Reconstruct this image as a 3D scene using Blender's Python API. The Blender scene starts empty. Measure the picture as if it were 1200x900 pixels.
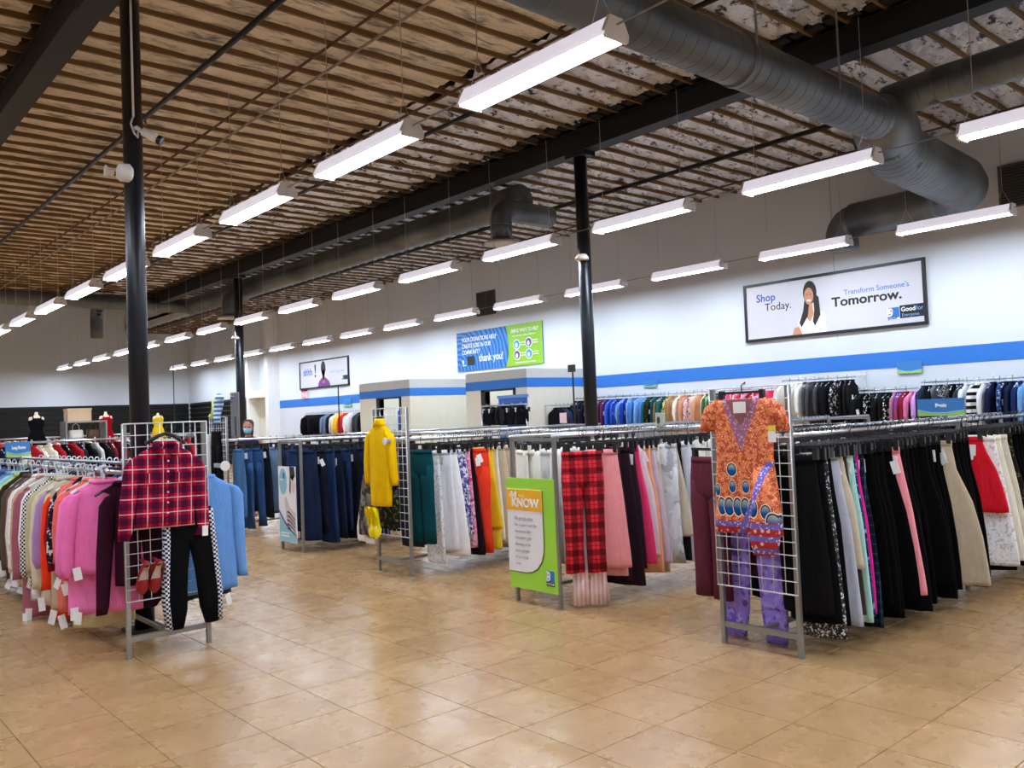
import bpy, math, random
from math import pi, sin, cos, radians
from mathutils import Matrix, Vector
random.seed(11)
S = bpy.context.scene
COL = S.collection
# ---------------------------------------------------------------- camera, world, exposure
cam_d = bpy.data.cameras.new('camera'); cam = bpy.data.objects.new('camera', cam_d); COL.objects.link(cam)
RIGHT = (0.75137775, -0.65861345, -0.04074058); UP = (0.00715239, -0.05360778, 0.99853645); FWD = (0.65983355, 0.75056945, 0.03556903)
cam.matrix_world = Matrix(((RIGHT[0], UP[0], -FWD[0], 0), (RIGHT[1], UP[1], -FWD[1], 0), (RIGHT[2], UP[2], -FWD[2], 1.53), (0, 0, 0, 1)))
FPX = 995.73
cam_d.sensor_width = 36; cam_d.lens = FPX / 1200 * 36; cam_d.clip_start = .05; cam_d.clip_end = 200
S.camera = cam
w = bpy.data.worlds.new('world'); S.world = w; w.use_nodes = True
w.node_tree.nodes['Background'].inputs[0].default_value = (.5, .55, .6, 1)
w.node_tree.nodes['Background'].inputs[1].default_value = .03
S.view_settings.view_transform = 'Standard'; S.view_settings.look = 'None'
S.view_settings.gamma = 1; S.view_settings.use_curve_mapping = False
S.view_settings.exposure = 0.68
LAMP = 40.0            # radiance of the strip-light lenses
S.cycles.max_bounces = 8; S.cycles.diffuse_bounces = 5; S.cycles.glossy_bounces = 3
S.cycles.sample_clamp_indirect = 6; S.cycles.use_denoising = True
S.cycles.caustics_reflective = False; S.cycles.caustics_refractive = False

# ---------------------------------------------------------------- helpers: materials
def lin(c): return tuple(((x / 255) / 12.92 if x / 255 <= .04045 else ((x / 255 + .055) / 1.055) ** 2.4) for x in c) + (1,)
class G:
    """small node-graph builder"""
    def __init__(s, m): s.t = m.node_tree; s.n = s.t.nodes; s.b = s.n['Principled BSDF']
    def put(s, sock, v):
        if hasattr(v, 'is_linked'): s.t.links.new(v, sock)
        else: sock.default_value = v
    def m(s, op, a, b=0, c=0):
        n = s.n.new('ShaderNodeMath'); n.operation = op
        for i, v in enumerate((a, b, c)): s.put(n.inputs[i], v)
        return n.outputs[0]
    def mix(s, f, a, b):
        n = s.n.new('ShaderNodeMix'); n.data_type = 'RGBA'
        s.put(n.inputs[0], f); s.put(n.inputs[6], a); s.put(n.inputs[7], b)
        return n.outputs[2]
    def co(s, kind='Object'): return s.n.new('ShaderNodeTexCoord').outputs[kind]
    def geo(s): return s.n.new('ShaderNodeNewGeometry').outputs['Position']
    def sep(s, v):
        n = s.n.new('ShaderNodeSeparateXYZ'); s.t.links.new(v, n.inputs[0]); return n.outputs
    def noise(s, v, scale, detail=3, rough=.5):
        n = s.n.new('ShaderNodeTexNoise'); s.t.links.new(v, n.inputs[0]); n.inputs['Scale'].default_value = scale
        n.inputs['Detail'].default_value = detail; n.inputs['Roughness'].default_value = rough
        return n.outputs[0]
    def voro(s, v, scale, feature='F1'):
        n = s.n.new('ShaderNodeTexVoronoi'); n.feature = feature; s.t.links.new(v, n.inputs['Vector']); n.inputs['Scale'].default_value = scale
        return n.outputs[0]
    def scl(s, v, sc):
        n = s.n.new('ShaderNodeMapping'); s.t.links.new(v, n.inputs[0]); n.inputs['Scale'].default_value = sc; return n.outputs[0]
    def ramp(s, v, a, b):
        n = s.n.new('ShaderNodeMapRange'); s.put(n.inputs[0], v); n.inputs[1].default_value = a; n.inputs[2].default_value = b; return n.outputs[0]
    def band(s, v, period, width, off=0):
        return s.m('LESS_THAN', s.m('FRACT', s.m('DIVIDE', s.m('ADD', v, off + 50 * period), period)), width / period)
    def bump(s, h, strength=.3, dist=.01):
        n = s.n.new('ShaderNodeBump'); n.inputs['Strength'].default_value = strength; n.inputs['Distance'].default_value = dist
        s.t.links.new(h, n.inputs['Height']); s.t.links.new(n.outputs[0], s.b.inputs['Normal'])
    def base(s, v): s.put(s.b.inputs['Base Color'], v)
MATS = {}
def newmat(name, rgb=(200, 200, 200), rough=.6, metal=0.0, spec=None):
    m = bpy.data.materials.new(name); m.use_nodes = True
    b = m.node_tree.nodes['Principled BSDF']
    b.inputs['Base Color'].default_value = lin(rgb); b.inputs['Roughness'].default_value = rough; b.inputs['Metallic'].default_value = metal
    if spec is not None: b.inputs['Specular IOR Level'].default_value = spec
    m.diffuse_color = lin(rgb); MATS[name] = m
    return m
def plain(name, rgb, rough=.5, metal=0.0, var=.06, scale=8):
    """flat colour with a slight grain"""
    if name in MATS: return MATS[name]
    m = newmat(name, rgb, rough, metal); g = G(m); c = lin(rgb)
    f = g.noise(g.co(), scale, 4)
    g.base(g.mix(f, tuple(min(1, x * (1 - var)) for x in c[:3]) + (1,), tuple(min(1, x * (1 + var)) for x in c[:3]) + (1,)))
    return m
def fabric(rgb, weave=900):
    key = 'fabric_%d_%d_%d' % rgb
    if key in MATS: return MATS[key]
    m = newmat(key, rgb, .95, 0, .08); g = G(m); c = lin(rgb)
    co = g.co(); f = g.noise(co, 14, 5, .6)
    g.base(g.mix(f, tuple(x * .86 for x in c[:3]) + (1,), tuple(min(1, x * 1.14) for x in c[:3]) + (1,)))
    g.bump(g.noise(g.scl(co, (15, 15, 3.2)), 1, 5, .62), .6, .03)
    return m
def emitter(name, rgb, strength):
    m = newmat(name, rgb); b = m.node_tree.nodes['Principled BSDF']
    b.inputs['Emission Color'].default_value = lin(rgb); b.inputs['Emission Strength'].default_value = strength
    return m
CHROME = plain('brushed_chrome', (190, 192, 195), .28, .9)
WIRE = plain('white_wire', (222, 222, 222), .4, .2)
STEEL = plain('grey_steel_tube', (150, 150, 148), .35, .6)
BLACKP = plain('black_plastic', (18, 18, 20), .4)
WHITEP = plain('white_plastic', (232, 232, 230), .4)
CLEARW = plain('pale_hanger_plastic', (205, 215, 222), .25)
COLPAINT = plain('column_paint', (9, 16, 27), .36)
BEAMP = plain('beam_paint', (9, 11, 13), .6)
GALV = newmat('galvanised_duct', (120, 124, 124), .46, .8)
g = G(GALV); co = g.co(); g.base(g.mix(g.ramp(g.noise(co, 1.2, 5), .3, .7), lin((80, 85, 88)), lin((122, 126, 126))))
WOOD = newmat('joist_wood', (128, 94, 58), .85)
g = G(WOOD); co = g.co(); g.base(g.mix(g.noise(g.scl(co, (.5, 12, 12)), 3, 5), lin((92, 68, 42)), lin((142, 110, 74)))); g.bump(g.noise(g.scl(co, (.5, 12, 12)), 6, 4), .3, .01)
DECK = plain('roof_deck', (30, 25, 21), .9)
KRAFT = newmat('kraft_paper_facing', (205, 170, 130), .8)
g = G(KRAFT); co = g.geo(); n1 = g.ramp(g.noise(co, 1.6, 6, .65), .35, .75); n2 = g.ramp(g.noise(g.scl(co, (.55, 2.4, 1)), 4, 5, .7), .50, .66)
g.base(g.mix(n2, g.mix(n1, lin((242, 232, 214)), lin((206, 190, 168))), lin((114, 110, 110)))); g.bump(g.noise(co, 9, 6, .7), .6, .03)
FOIL = newmat('foil_insulation', (205, 205, 205), .32, .6)
g = G(FOIL); co = g.geo(); n1 = g.ramp(g.noise(co, 2.2, 6, .65), .4, .7); n2 = g.ramp(g.noise(g.scl(co, (1, 1.8, 1)), 4.5, 6, .75), .54, .60)
g.base(g.mix(n2, g.mix(n1, lin((250, 252, 255)), lin((222, 218, 214))), lin((54, 51, 50)))); g.bump(g.noise(co, 14, 6, .7), .9, .04)
WALLW = newmat('painted_wall', (222, 222, 220), .85)
g = G(WALLW); co = g.geo(); g.base(g.mix(g.noise(co, .6, 4), lin((208, 214, 222)), lin((222, 228, 236)))); g.bump(g.noise(co, 60, 3), .1, .003)
WALLC = plain('cream_wall', (226, 222, 204), .85)
STRIPE = plain('blue_stripe_paint', (42, 118, 205), .6)
TILE = newmat('floor_tile', (190, 146, 98), .22)
g = G(TILE); co = g.geo(); inf = g.n.new('ShaderNodeObjectInfo').outputs['Random']
a = g.ramp(g.noise(co, 2.2, 5, .55), .12, .88); b2 = g.ramp(g.noise(co, 9, 5, .62), .35, .75)
c0 = g.mix(a, lin((154, 119, 77)), lin((192, 156, 110))); c0 = g.mix(g.m('MULTIPLY', b2, .35), c0, lin((126, 92, 56)))
g.base(g.mix(g.m('MULTIPLY', inf, .16), c0, lin((142, 108, 76)))); g.put(g.b.inputs['Roughness'], g.ramp(g.noise(co, 5, 4), -1.0, 4.4))
GROUT = plain('tile_joint', (112, 84, 56), .6)
# -- patterned cloth (object coordinates in metres: x across, z down)
def pattern(name, fn, rough=.9):
    m = newmat(name, (150, 150, 150), rough, 0, .1); g = G(m); co = g.co(); x, y, z = g.sep(co)
    g.base(fn(g, co, x, z)); g.bump(g.noise(g.scl(co, (15, 15, 3.2)), 1, 5, .62), .6, .03); return m
def plaid(period, ground, dark, light):
    def f(g, co, x, z):
        c = lin(ground)
        for v in (x, z): c = g.mix(g.m('MULTIPLY', g.band(v, period, period * .46), .66), c, lin(dark))
        for v in (x, z): c = g.mix(g.m('MULTIPLY', g.band(v, period, period * .06, period * .3), .75), c, lin(light))
        return c
    return f
PLAID_SHIRT = pattern('red_navy_plaid', plaid(.098, (196, 20, 48), (16, 14, 52), (226, 214, 224)))
PLAID_PANT = pattern('red_black_plaid', plaid(.105, (222, 48, 58), (40, 14, 20), (120, 20, 30)))
PLAID_DARK = pattern('navy_green_plaid', plaid(.06, (24, 40, 66), (12, 16, 26), (58, 92, 92)))
def checks(a, b, p):
    def f(g, co, x, z): return g.mix(g.m('ABSOLUTE', g.m('SUBTRACT', g.band(x, p, p / 2), g.band(z, p, p / 2))), lin(a), lin(b))
    return f
CHECK_BW = pattern('small_check', checks((18, 18, 20), (232, 232, 232), .026))
def vstripes(a, b, p, wd, axis='x', off=0):
    def f(g, co, x, z): return g.mix(g.band(x if axis == 'x' else z, p, wd, off), lin(a), lin(b))
    return f
STRIPE_PINK = pattern('pink_white_stripe', vstripes((240, 186, 190), (250, 240, 240), .034, .017))
STRIPE_BW = pattern('black_white_bands', vstripes((24, 24, 26), (240, 240, 240), .10, .05, 'z'))
def blots(cols, sc, det=4):
    def f(g, co, x, z):
        c = lin(cols[0])
        for i, k in enumerate(cols[1:]):
            sh = g.scl(co, (1 + .13 * i, 1, 1 - .09 * i)); c = g.mix(g.m('GREATER_THAN', g.noise(sh, sc * (1 + .37 * i), det), .56), c, lin(k))
        return c
    return f
CAMO = pattern('grey_camo', blots([(104, 96, 86), (60, 54, 50), (136, 126, 112), (38, 36, 36)], 9, 2))
OLIVE_PRINT = pattern('olive_black_print', blots([(26, 26, 20), (96, 92, 52), (20, 20, 16)], 26))
PURPLE_PRINT = pattern('blue_violet_floral', blots([(226, 224, 238), (86, 92, 170), (120, 108, 176), (52, 52, 110)], 22))
PINK_PRINT = pattern('pink_floral', blots([(238, 150, 180), (220, 60, 120), (245, 220, 230)], 24))
FLORAL_BW = pattern('black_white_floral', blots([(28, 26, 34), (226, 220, 222), (60, 40, 60)], 24))
FLORAL_PINK = pattern('pale_pink_floral', blots([(232, 186, 192), (70, 40, 50), (240, 214, 214)], 18))
TIEDYE = pattern('grey_tie_dye', blots([(208, 208, 214), (176, 176, 184), (226, 226, 230)], 6, 2))
LACE_PURPLE = pattern('purple_lace', blots([(160, 136, 240), (118, 92, 208), (178, 160, 246)], 18))
LACE_WHITE = pattern('white_lace', blots([(238, 236, 238), (200, 198, 204), (246, 246, 246)], 40))
KNIT_GREY = pattern('grey_white_knit', blots([(40, 40, 42), (214, 214, 214), (90, 90, 92)], 60))
LEOPARD = pattern('leopard_print', blots([(206, 190, 110), (34, 28, 20)], 32))
BLUE_PRINT = pattern('blue_print', blots([(40, 60, 110), (120, 160, 210), (20, 26, 60)], 24))
DOTS = pattern('white_dotted_black', lambda g, co, x, z: g.mix(g.m('LESS_THAN', g.voro(co, 24), .3), lin((20, 20, 26)), lin((235, 235, 235))))
def denim(rgb):
    k = 'denim_%d_%d_%d' % rgb
    if k in MATS: return MATS[k]
    c = lin(rgb)
    def f(g, co, x, z):
        fade = g.ramp(g.noise(g.scl(co, (6, 6, 1.2)), 1.6, 4), .35, .75)
        return g.mix(fade, c, tuple(min(1, v * 1.7 + .006) for v in c[:3]) + (1,))
    return pattern(k, f)
def tunic_f(g, co, x, z):
    base = g.mix(g.m('GREATER_THAN', g.noise(co, 30, 5), .5), lin((224, 128, 84)), lin((186, 84, 56)))
    base = g.mix(g.m('LESS_THAN', g.voro(co, 75), .30), base, lin((244, 186, 146)))
    base = g.mix(g.m('LESS_THAN', g.voro(g.scl(co, (1, 1, .8)), 13), .16), base, lin((240, 142, 52)))
    c = base
    for (px, pz, rx, rz) in [(-.075, -.47, .032, .036), (-.075, -.575, .022, .034), (.02, -.575, .024, .034), (-.19, -.60, .024, .034), (-.16, -.70, .032, .05), (-.105, -.70, .032, .052), (-.045, -.70, .03, .052), (.01, -.70, .03, .052), (.07, -.70, .034, .052), (.16, -.72, .03, .04), (.20, -.78, .04, .05)]:
        e = g.m('SQRT', g.m('ADD', g.m('POWER', g.m('ABSOLUTE', g.m('DIVIDE', g.m('SUBTRACT', x, px), rx)), 2), g.m('POWER', g.m('ABSOLUTE', g.m('DIVIDE', g.m('SUBTRACT', z, pz), rz)), 2)))
        c = g.mix(g.m('LESS_THAN', e, 1.25), c, lin((238, 214, 196))); c = g.mix(g.m('LESS_THAN', e, 1.08), c, lin((18, 40, 70)))
        blue = g.mix(g.ramp(g.m('SUBTRACT', z, pz - rz), .8 * rz, 2.1 * rz), lin((10, 84, 160)), lin((190, 200, 170)))
        c = g.mix(g.m('LESS_THAN', e, .88), c, blue)
    hem = g.m('LESS_THAN', z, -.785)
    chain = g.mix(g.m('LESS_THAN', g.voro(co, 55), .3), lin((112, 104, 190)), lin((232, 214, 220)))
    red = g.mix(g.m('LESS_THAN', g.voro(co, 30), .36), lin((176, 52, 62)), lin((232, 190, 180)))
    c = g.mix(hem, c, g.mix(g.band(z, .075, .032, .0), red, chain))
    vee = g.m('LESS_THAN', g.m('ABSOLUTE', x), g.ramp(z, -.40, -.02)); vee = g.m('LESS_THAN', g.m('ABSOLUTE', x), g.m('MULTIPLY', g.m('ADD', z, .36), .42))
    c = g.mix(g.m('MULTIPLY', vee, g.m('GREATER_THAN', z, -.36)), c, g.mix(g.m('LESS_THAN', g.voro(co, 60), .34), lin((150, 104, 140)), lin((226, 164, 150))))
    diag = g.m('LESS_THAN', g.m('ABSOLUTE', g.m('SUBTRACT', x, g.m('ADD', .40, g.m('MULTIPLY', z, .5)))), .022)
    c = g.mix(g.m('MULTIPLY', diag, g.m('LESS_THAN', z, -.42)), c, chain)
    return c
TUNIC = pattern('orange_batik_print', tunic_f)

# ---------------------------------------------------------------- helpers: meshes and objects
class MB:
    def __init__(s): s.v = []; s.f = []
    def box(s, x0, x1, y0, y1, z0, z1):
        b = len(s.v)
        s.v += [(x0, y0, z0), (x1, y0, z0), (x1, y1, z0), (x0, y1, z0), (x0, y0, z1), (x1, y0, z1), (x1, y1, z1), (x0, y1, z1)]
        s.f += [tuple(b + i for i in q) for q in ((0, 3, 2, 1), (4, 5, 6, 7), (0, 1, 5, 4), (1, 2, 6, 5), (2, 3, 7, 6), (3, 0, 4, 7))]; return s
    def cbox(s, c, d): return s.box(c[0] - d[0] / 2, c[0] + d[0] / 2, c[1] - d[1] / 2, c[1] + d[1] / 2, c[2] - d[2] / 2, c[2] + d[2] / 2)
    def prism(s, poly, axis, a, b):
        """poly: list of 2D points; axis 0: (y,z), 1: (x,z), 2: (x,y); extruded from a to b"""
        n = len(poly); k = len(s.v)
        def P(p, t): return (t, p[0], p[1]) if axis == 0 else ((p[0], t, p[1]) if axis == 1 else (p[0], p[1], t))
        s.v += [P(p, a) for p in poly] + [P(p, b) for p in poly]
        s.f += [tuple(range(k + n - 1, k - 1, -1)), tuple(range(k + n, k + 2 * n))]
        s.f += [(k + i, k + (i + 1) % n, k + n + (i + 1) % n, k + n + i) for i in range(n)]; return s
    def rings(s, R, caps=True, closed=True):
        k = len(s.v); n = len(R[0])
        for r in R: s.v += [tuple(p) for p in r]
        for i in range(len(R) - 1):
            for j in range(n if closed else n - 1):
                a = k + i * n + j; b = k + i * n + (j + 1) % n
                s.f.append((a, b, b + n, a + n))
        if caps and closed:
            s.f.append(tuple(k + j for j in range(n - 1, -1, -1))); s.f.append(tuple(k + (len(R) - 1) * n + j for j in range(n)))
        return s
    def tube(s, pts, r, n=8, caps=True):
        """swept round bar through pts; r is a number or a list"""
        pts = [Vector(p) for p in pts]; R = []; up = None
        for i, p in enumerate(pts):
            d = (pts[min(i + 1, len(pts) - 1)] - pts[max(i - 1, 0)]).normalized()
            if up is None: up = Vector((0, 0, 1)) if abs(d.z) < .9 else Vector((1, 0, 0))
            a = d.cross(up).normalized(); up = a.cross(d).normalized()
            rr = r[i] if isinstance(r, (list, tuple)) else r
            R.append([p + a * (rr * cos(2 * pi * j / n)) + up * (rr * sin(2 * pi * j / n)) for j in range(n)])
        return s.rings(R, caps)
    def loft(s, secs, n=18, fold=0, freq=26, ph=0, y0=0):
        """cloth tube: secs of (cx, z, half width, half thickness); folds grow downwards"""
        zt, zb = secs[0][1], secs[-1][1]; R = []
        for (cx, z, hw, ht) in secs:
            t = (zt - z) / max(1e-6, zt - zb); ring = []
            for j in range(n):
                a = 2 * pi * j / n; cs, sn = cos(a), sin(a)
                x = cx + hw * math.copysign(abs(cs) ** .8, cs); y = y0 + ht * math.copysign(abs(sn) ** .7, sn)
                y += fold * (.25 + .75 * t) * (.65 * sin(freq * x + ph + 1.4 * t) + .35 * sin(2.6 * freq * x + 2 * ph - 2.2 * t))
                ring.append((x, y, z + fold * .25 * sin(freq * .7 * x + ph) * t))
            R.append(ring)
        return s.rings(R)
    def lathe(s, prof, n=16, axis='z', c=(0, 0, 0)):
        R = []
        for (r, h) in prof:
            R.append([(c[0] + r * cos(2 * pi * j / n), c[1] + r * sin(2 * pi * j / n), c[2] + h) if axis == 'z' else (c[0] + h, c[1] + r * cos(2 * pi * j / n), c[2] + r * sin(2 * pi * j / n)) for j in range(n)])
        return s.rings(R)
    def ball(s, c, r, nu=12, nv=8):
        rx, ry, rz = r if isinstance(r, tuple) else (r, r, r); R = []
        for i in range(nv + 1):
            a = pi * (i + .02) / (nv + .04); R.append([(c[0] + rx * sin(a) * cos(2 * pi * j / nu), c[1] + ry * sin(a) * sin(2 * pi * j / nu), c[2] - rz * cos(a)) for j in range(nu)])
        return s.rings(R)
    def mesh(s, name, mat, smooth=False):
        me = bpy.data.meshes.new(name); me.from_pydata(s.v, [], s.f); me.update()
        if mat: me.materials.append(mat)
        if smooth: me.polygons.foreach_set('use_smooth', [True] * len(me.polygons))
        return me
def put(name, me, parent=None, loc=(0, 0, 0), rz=0, mat=None, scale=None):
    o = bpy.data.objects.new(name, me); COL.objects.link(o)
    o.location = loc; o.rotation_euler = (0, 0, rz)
    if scale: o.scale = scale
    if parent: o.parent = parent
    if mat is not None:
        if len(me.materials) == 0: me.materials.append(None)
        o.material_slots[0].link = 'OBJECT'; o.material_slots[0].material = mat
    return o
def mk(name, mb, mat, parent=None, smooth=False, **k): return put(name, mb.mesh(name, mat, smooth), parent, **k)
def tag(o, label, cat, group=None):
    o['label'] = label; o['category'] = cat
    if group: o['group'] = group
    return o
def thing(name, label, cat, loc=(0, 0, 0), rz=0, group=None):
    o = bpy.data.objects.new(name, None); COL.objects.link(o); o.location = loc; o.rotation_euler = (0, 0, rz); o.empty_display_size = .1
    return tag(o, label, cat, group)
def structure(o): o['kind'] = 'structure'; return o
def stuff(o): o['kind'] = 'stuff'; return o
def text(name, body, size, mat, parent, loc, rot, bold=0.0, align='LEFT', xs=1.0):
    cu = bpy.data.curves.new(name, 'FONT'); cu.body = body; cu.size = size; cu.extrude = .0012; cu.offset = bold; cu.align_x = align; cu.resolution_u = 3
    tmp = bpy.data.objects.new('tmp', cu); COL.objects.link(tmp)
    me = bpy.data.meshes.new_from_object(tmp.evaluated_get(bpy.context.evaluated_depsgraph_get()))
    bpy.data.objects.remove(tmp); me.materials.clear(); me.materials.append(mat)
    o = put(name, me, parent, loc); o.rotation_euler = rot; o.scale = (xs, 1, 1)
    return o
def proj(x, y, z):
    p = (x, y, z - 1.53); c = [sum(a * b for a, b in zip(r, p)) for r in (RIGHT, UP, FWD)]
    if c[2] < .1: return None
    return 600 + FPX * c[0] / c[2], 450 - FPX * c[1] / c[2], c[2]
ORD = 'first second third fourth fifth sixth seventh eighth ninth tenth eleventh twelfth thirteenth fourteenth fifteenth sixteenth seventeenth'.split()

# ================================================================ SETTING
X0, X1, Y0, Y1, ZC = -7.0, 14.0, -7.0, 37.5, 5.65
floor = structure(mk('floor', MB().box(X0, X1, Y0, Y1, -.12, -.005), GROUT))
T = .4569; tu, tv = 2.764, 3.166
tme = MB(); h = T / 2 - .0016
tme.v = [(-h, -h, -.005), (h, -h, -.005), (h, h, -.005), (-h, h, -.005), (-h + .0015, -h + .0015, 0), (h - .0015, -h + .0015, 0), (h - .0015, h - .0015, 0), (-h + .0015, h - .0015, 0)]
tme.f = [(4, 5, 6, 7), (0, 1, 5, 4), (1, 2, 6, 5), (2, 3, 7, 6), (3, 0, 4, 7)]
tile_mesh = tme.mesh('tile', TILE)
cells = []
for i in range(-21, 25):
    for j in range(-22, 76):
        x = tu + (i + .5) * T; y = tv + (j + .5) * T
        if not (X0 + T / 2 < x < X1 - T / 2 and Y0 + T / 2 < y < Y1 - T / 2): continue
        p = proj(x, y, 0); vis = p and -60 < p[0] < 1260 and p[1] < 960
        cells.append((p[2] if vis else 1e3 + abs(x) + abs(y), x, y))
cells.sort()
for d, x, y in cells[:300]: put('tile', tile_mesh, floor, (x, y, 0))
far = MB()
for d, x, y in cells[300:]:
    b = len(far.v); far.v += [(vx + x, vy + y, vz) for vx, vy, vz in tme.v]; far.f += [tuple(b + i for i in q) for q in tme.f]
stuff(mk('far_tiles', far, TILE, floor))
# walls
wr = structure(mk('wall_right', MB().box(X1, X1 + .2, Y0, Y1 + .2, 0, ZC + .1), WALLW))
mk('stripe', MB().box(X1 - .006, X1 + .001, -6.9, 13.4, 2.04, 2.31), STRIPE, wr)
mk('stripe', MB().box(X1 - .006, X1 + .001, 20.3, 28.7, 2.08, 2.36), STRIPE, wr)
for y in (1.2, 7.3, 13.4, 26.2): mk('panel_joint', MB().box(X1 - .004, X1 + .001, y, y + .015, 2.6, ZC), plain('joint_grey', (186, 186, 186), .9), wr)
wb = structure(mk('wall_back', MB().box(X0 - .2, X1 + .2, Y1, Y1 + .2, 0, ZC + .1).box(X0 - .2, 11.55, Y1, Y1 + .2, ZC + .1, 7.3), WALLW))
structure(mk('wall_left', MB().box(X0 - .2, X0, Y0, Y1, 0, ZC + .1), WALLW))
structure(mk('wall_front', MB().box(X0 - .2, X1 + .2, Y0 - .2, Y0, 0, ZC + .1), WALLW))
# fitting-room blocks that step out of the right wall
def room_block(name, y0, y1, dy0, dy1, htop):
    fx = 12.2; o = structure(mk(name, MB().box(fx, X1, y0, y0 + .12, 0, htop), WALLC))
    mk('front_panel', MB().box(fx, fx + .12, y0 + .12, dy0, 0, htop).box(fx, fx + .12, dy1, y1, 0, htop).box(fx, fx + .12, dy0, dy1, 2.1, htop), WALLC, o)
    mk('back_panel', MB().box(fx + .12, X1, y1 - .12, y1, 0, htop), WALLC, o)
    mk('top_band', MB().box(fx - .004, X1, y0 - .004, y0, 2.3, htop).box(fx - .004, fx, y0, y1, 2.3, htop), plain('grey_band_paint', (196, 196, 192), .85), o)
    mk('stripe', MB().box(fx - .008, X1, y0 - .008, y0 - .003, 2.1, 2.3).box(fx - .008, fx - .003, y0 - .008, y1, 2.1, 2.3), STRIPE, o)
    mk('door_frame', MB().box(fx - .03, fx + .13, dy0 - .06, dy0, 0, 2.1).box(fx - .03, fx + .13, dy1, dy1 + .13, 0, 2.1).box(fx - .03, fx + .13, dy0 - .06, dy1 + .13, 2.06, 2.1), BLACKP, o)
    return o
room_block('trim_1', 13.4, 15.5, 13.83, 14.8, 2.5)
room_block('trim_2', 17.8, 20.2, 18.25, 19.2, 2.52)
# white portal with a cream recess far along the right wall
pt = structure(mk('trim_3', MB().box(13.55, X1, 28.7, 28.95, 0, ZC - .05), plain('white_trim', (238, 238, 236), .7)))
mk('portal_post', MB().box(13.55, X1, 30.35, 30.55, 0, 4.2), MATS['white_trim'], pt)
mk('portal_bar', MB().box(13.55, X1, 28.95, 30.35, 2.52, 2.76), MATS['white_trim'], pt)
mk('recess_panel', MB().box(X1 - .03, X1, 28.95, 30.35, 0, 2.52), WALLC, pt)
# ceiling: deck, joists, insulation bays, beams
ceil = structure(mk('ceiling', MB().box(X0, X1, Y0, 27.0, 5.80, 5.92).box(11.4, X1, 27.0, Y1, 5.80, 5.92).box(X0 - .2, 11.55, 26.9, Y1 + .2, 7.3, 7.4), DECK))
mk('raised_bay_side', MB().box(11.4, 11.5, 27.0, Y1, 5.57, 7.3).box(X0, 11.5, 26.9, 27.0, 5.57, 7.3), WALLW, ceil)
joist = MB().box(X0, X1, -.017, .017, 5.575, 5.80).mesh('joist', WOOD)
joist_short = MB().box(11.52, X1, -.017, .017, 5.575, 5.80).mesh('joist', WOOD)
JP = .41; segs = [(X0 + .1, 2.0, KRAFT, 9.0), (2.3, 6.35, KRAFT, 4.05), (6.45, 8.65, FOIL, 2.2), (9.1, 13.95, FOIL, 4.85), (11.55, 13.95, FOIL, 2.4)]
def crumple(L, seed, lo, amp):
    r = random.Random(seed); nx = max(3, int(L / .13)); ny = 5; m = MB(); wd = JP - .036
    for i in range(nx + 1):
        sag = .008 * sin(i * .7 + seed)
        for j in range(ny + 1):
            z = lo + sag + (r.uniform(-amp, amp) if 0 < j < ny else .01)
            m.v.append((L * i / nx + r.uniform(-.02, .02), -wd / 2 + wd * j / ny, z))
    m.f = [(i * (ny + 1) + j, i * (ny + 1) + j + 1, (i + 1) * (ny + 1) + j + 1, (i + 1) * (ny + 1) + j) for i in range(nx) for j in range(ny)]
    return m
variants = [[crumple(s[1] - s[0], k * 10 + v, 5.618, (.02, .02, .036, .036, .036)[k]) for v in range(5)] for k, s in enumerate(segs)]
vmesh = [[m.mesh('insulation_panel', segs[k][2], k < 2) for m in vs] for k, vs in enumerate(variants)]
nj = int((Y1 - Y0) / JP); rest = [MB() for _ in segs]; bays = 0
for j in range(nj + 1):
    y = Y0 + .2 + j * JP
    if y > Y1 - .1: break
    put('joist', joist if y < 27 else joist_short, ceil, (0, y, 0))
    yc = y + JP / 2
    for k, s in enumerate(segs):
        if (y > 26.8) != (k == 4): continue
        v = (j * 3 + k) % 5; r0 = random.uniform(-.06, .06)
        if 1.5 < yc < 27.5 and k > 0:
            put('insulation_panel', vmesh[k][v], ceil, (s[0] + r0, yc, 0)); bays += 1
        else:
            b = len(rest[k].v); rest[k].v += [(vx + s[0] + r0, vy + yc, vz) for vx, vy, vz in variants[k][v].v]; rest[k].f += [tuple(b + q for q in f) for f in variants[k][v].f]
for k, s in enumerate(segs): stuff(mk('insulation', rest[k], s[2], ceil))
for bx in (2.10, 8.80): mk('beam', MB().box(bx, bx + .18, Y0, 27, 5.27, 5.57).box(bx - .03, bx + .21, Y0, 27, 5.26, 5.285).box(bx - .03, bx + .21, Y0, 27, 5.55, 5.575), BEAMP, ceil)
mk('splice_plate', MB().box(2.06, 2.31, Y0, 7.9, 5.20, 5.27), BEAMP, ceil)
for bx in (2.34, 8.62, 9.06): 
    m = MB(); r = random.Random(int(bx * 10))
    y = Y0
    while y < 26.5: m.box(bx - r.uniform(.05, .12), bx + r.uniform(.04, .12), y, y + .36, 5.585, 5.64 + r.uniform(0, .05)); y += JP
    stuff(mk('gap_shade_strip', m, DECK, ceil))  # dark ragged strips stand in for the shade in gaps beside the beams
RUST = plain('rusty_bridging', (92, 60, 40), .8)
for x in (0.9, 4.55, 4.85, 6.4, 11.6, 13.2): mk('bridging', MB().tube([(x, Y0, 5.54), (x, Y1 if x > 11.45 else 26.9, 5.54)], .016, 6), RUST if x not in (4.85,) else plain('conduit_grey', (150, 140, 125), .5, .4), ceil)
PIPEB = plain('black_pipe', (14, 14, 15), .4, .3)
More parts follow.
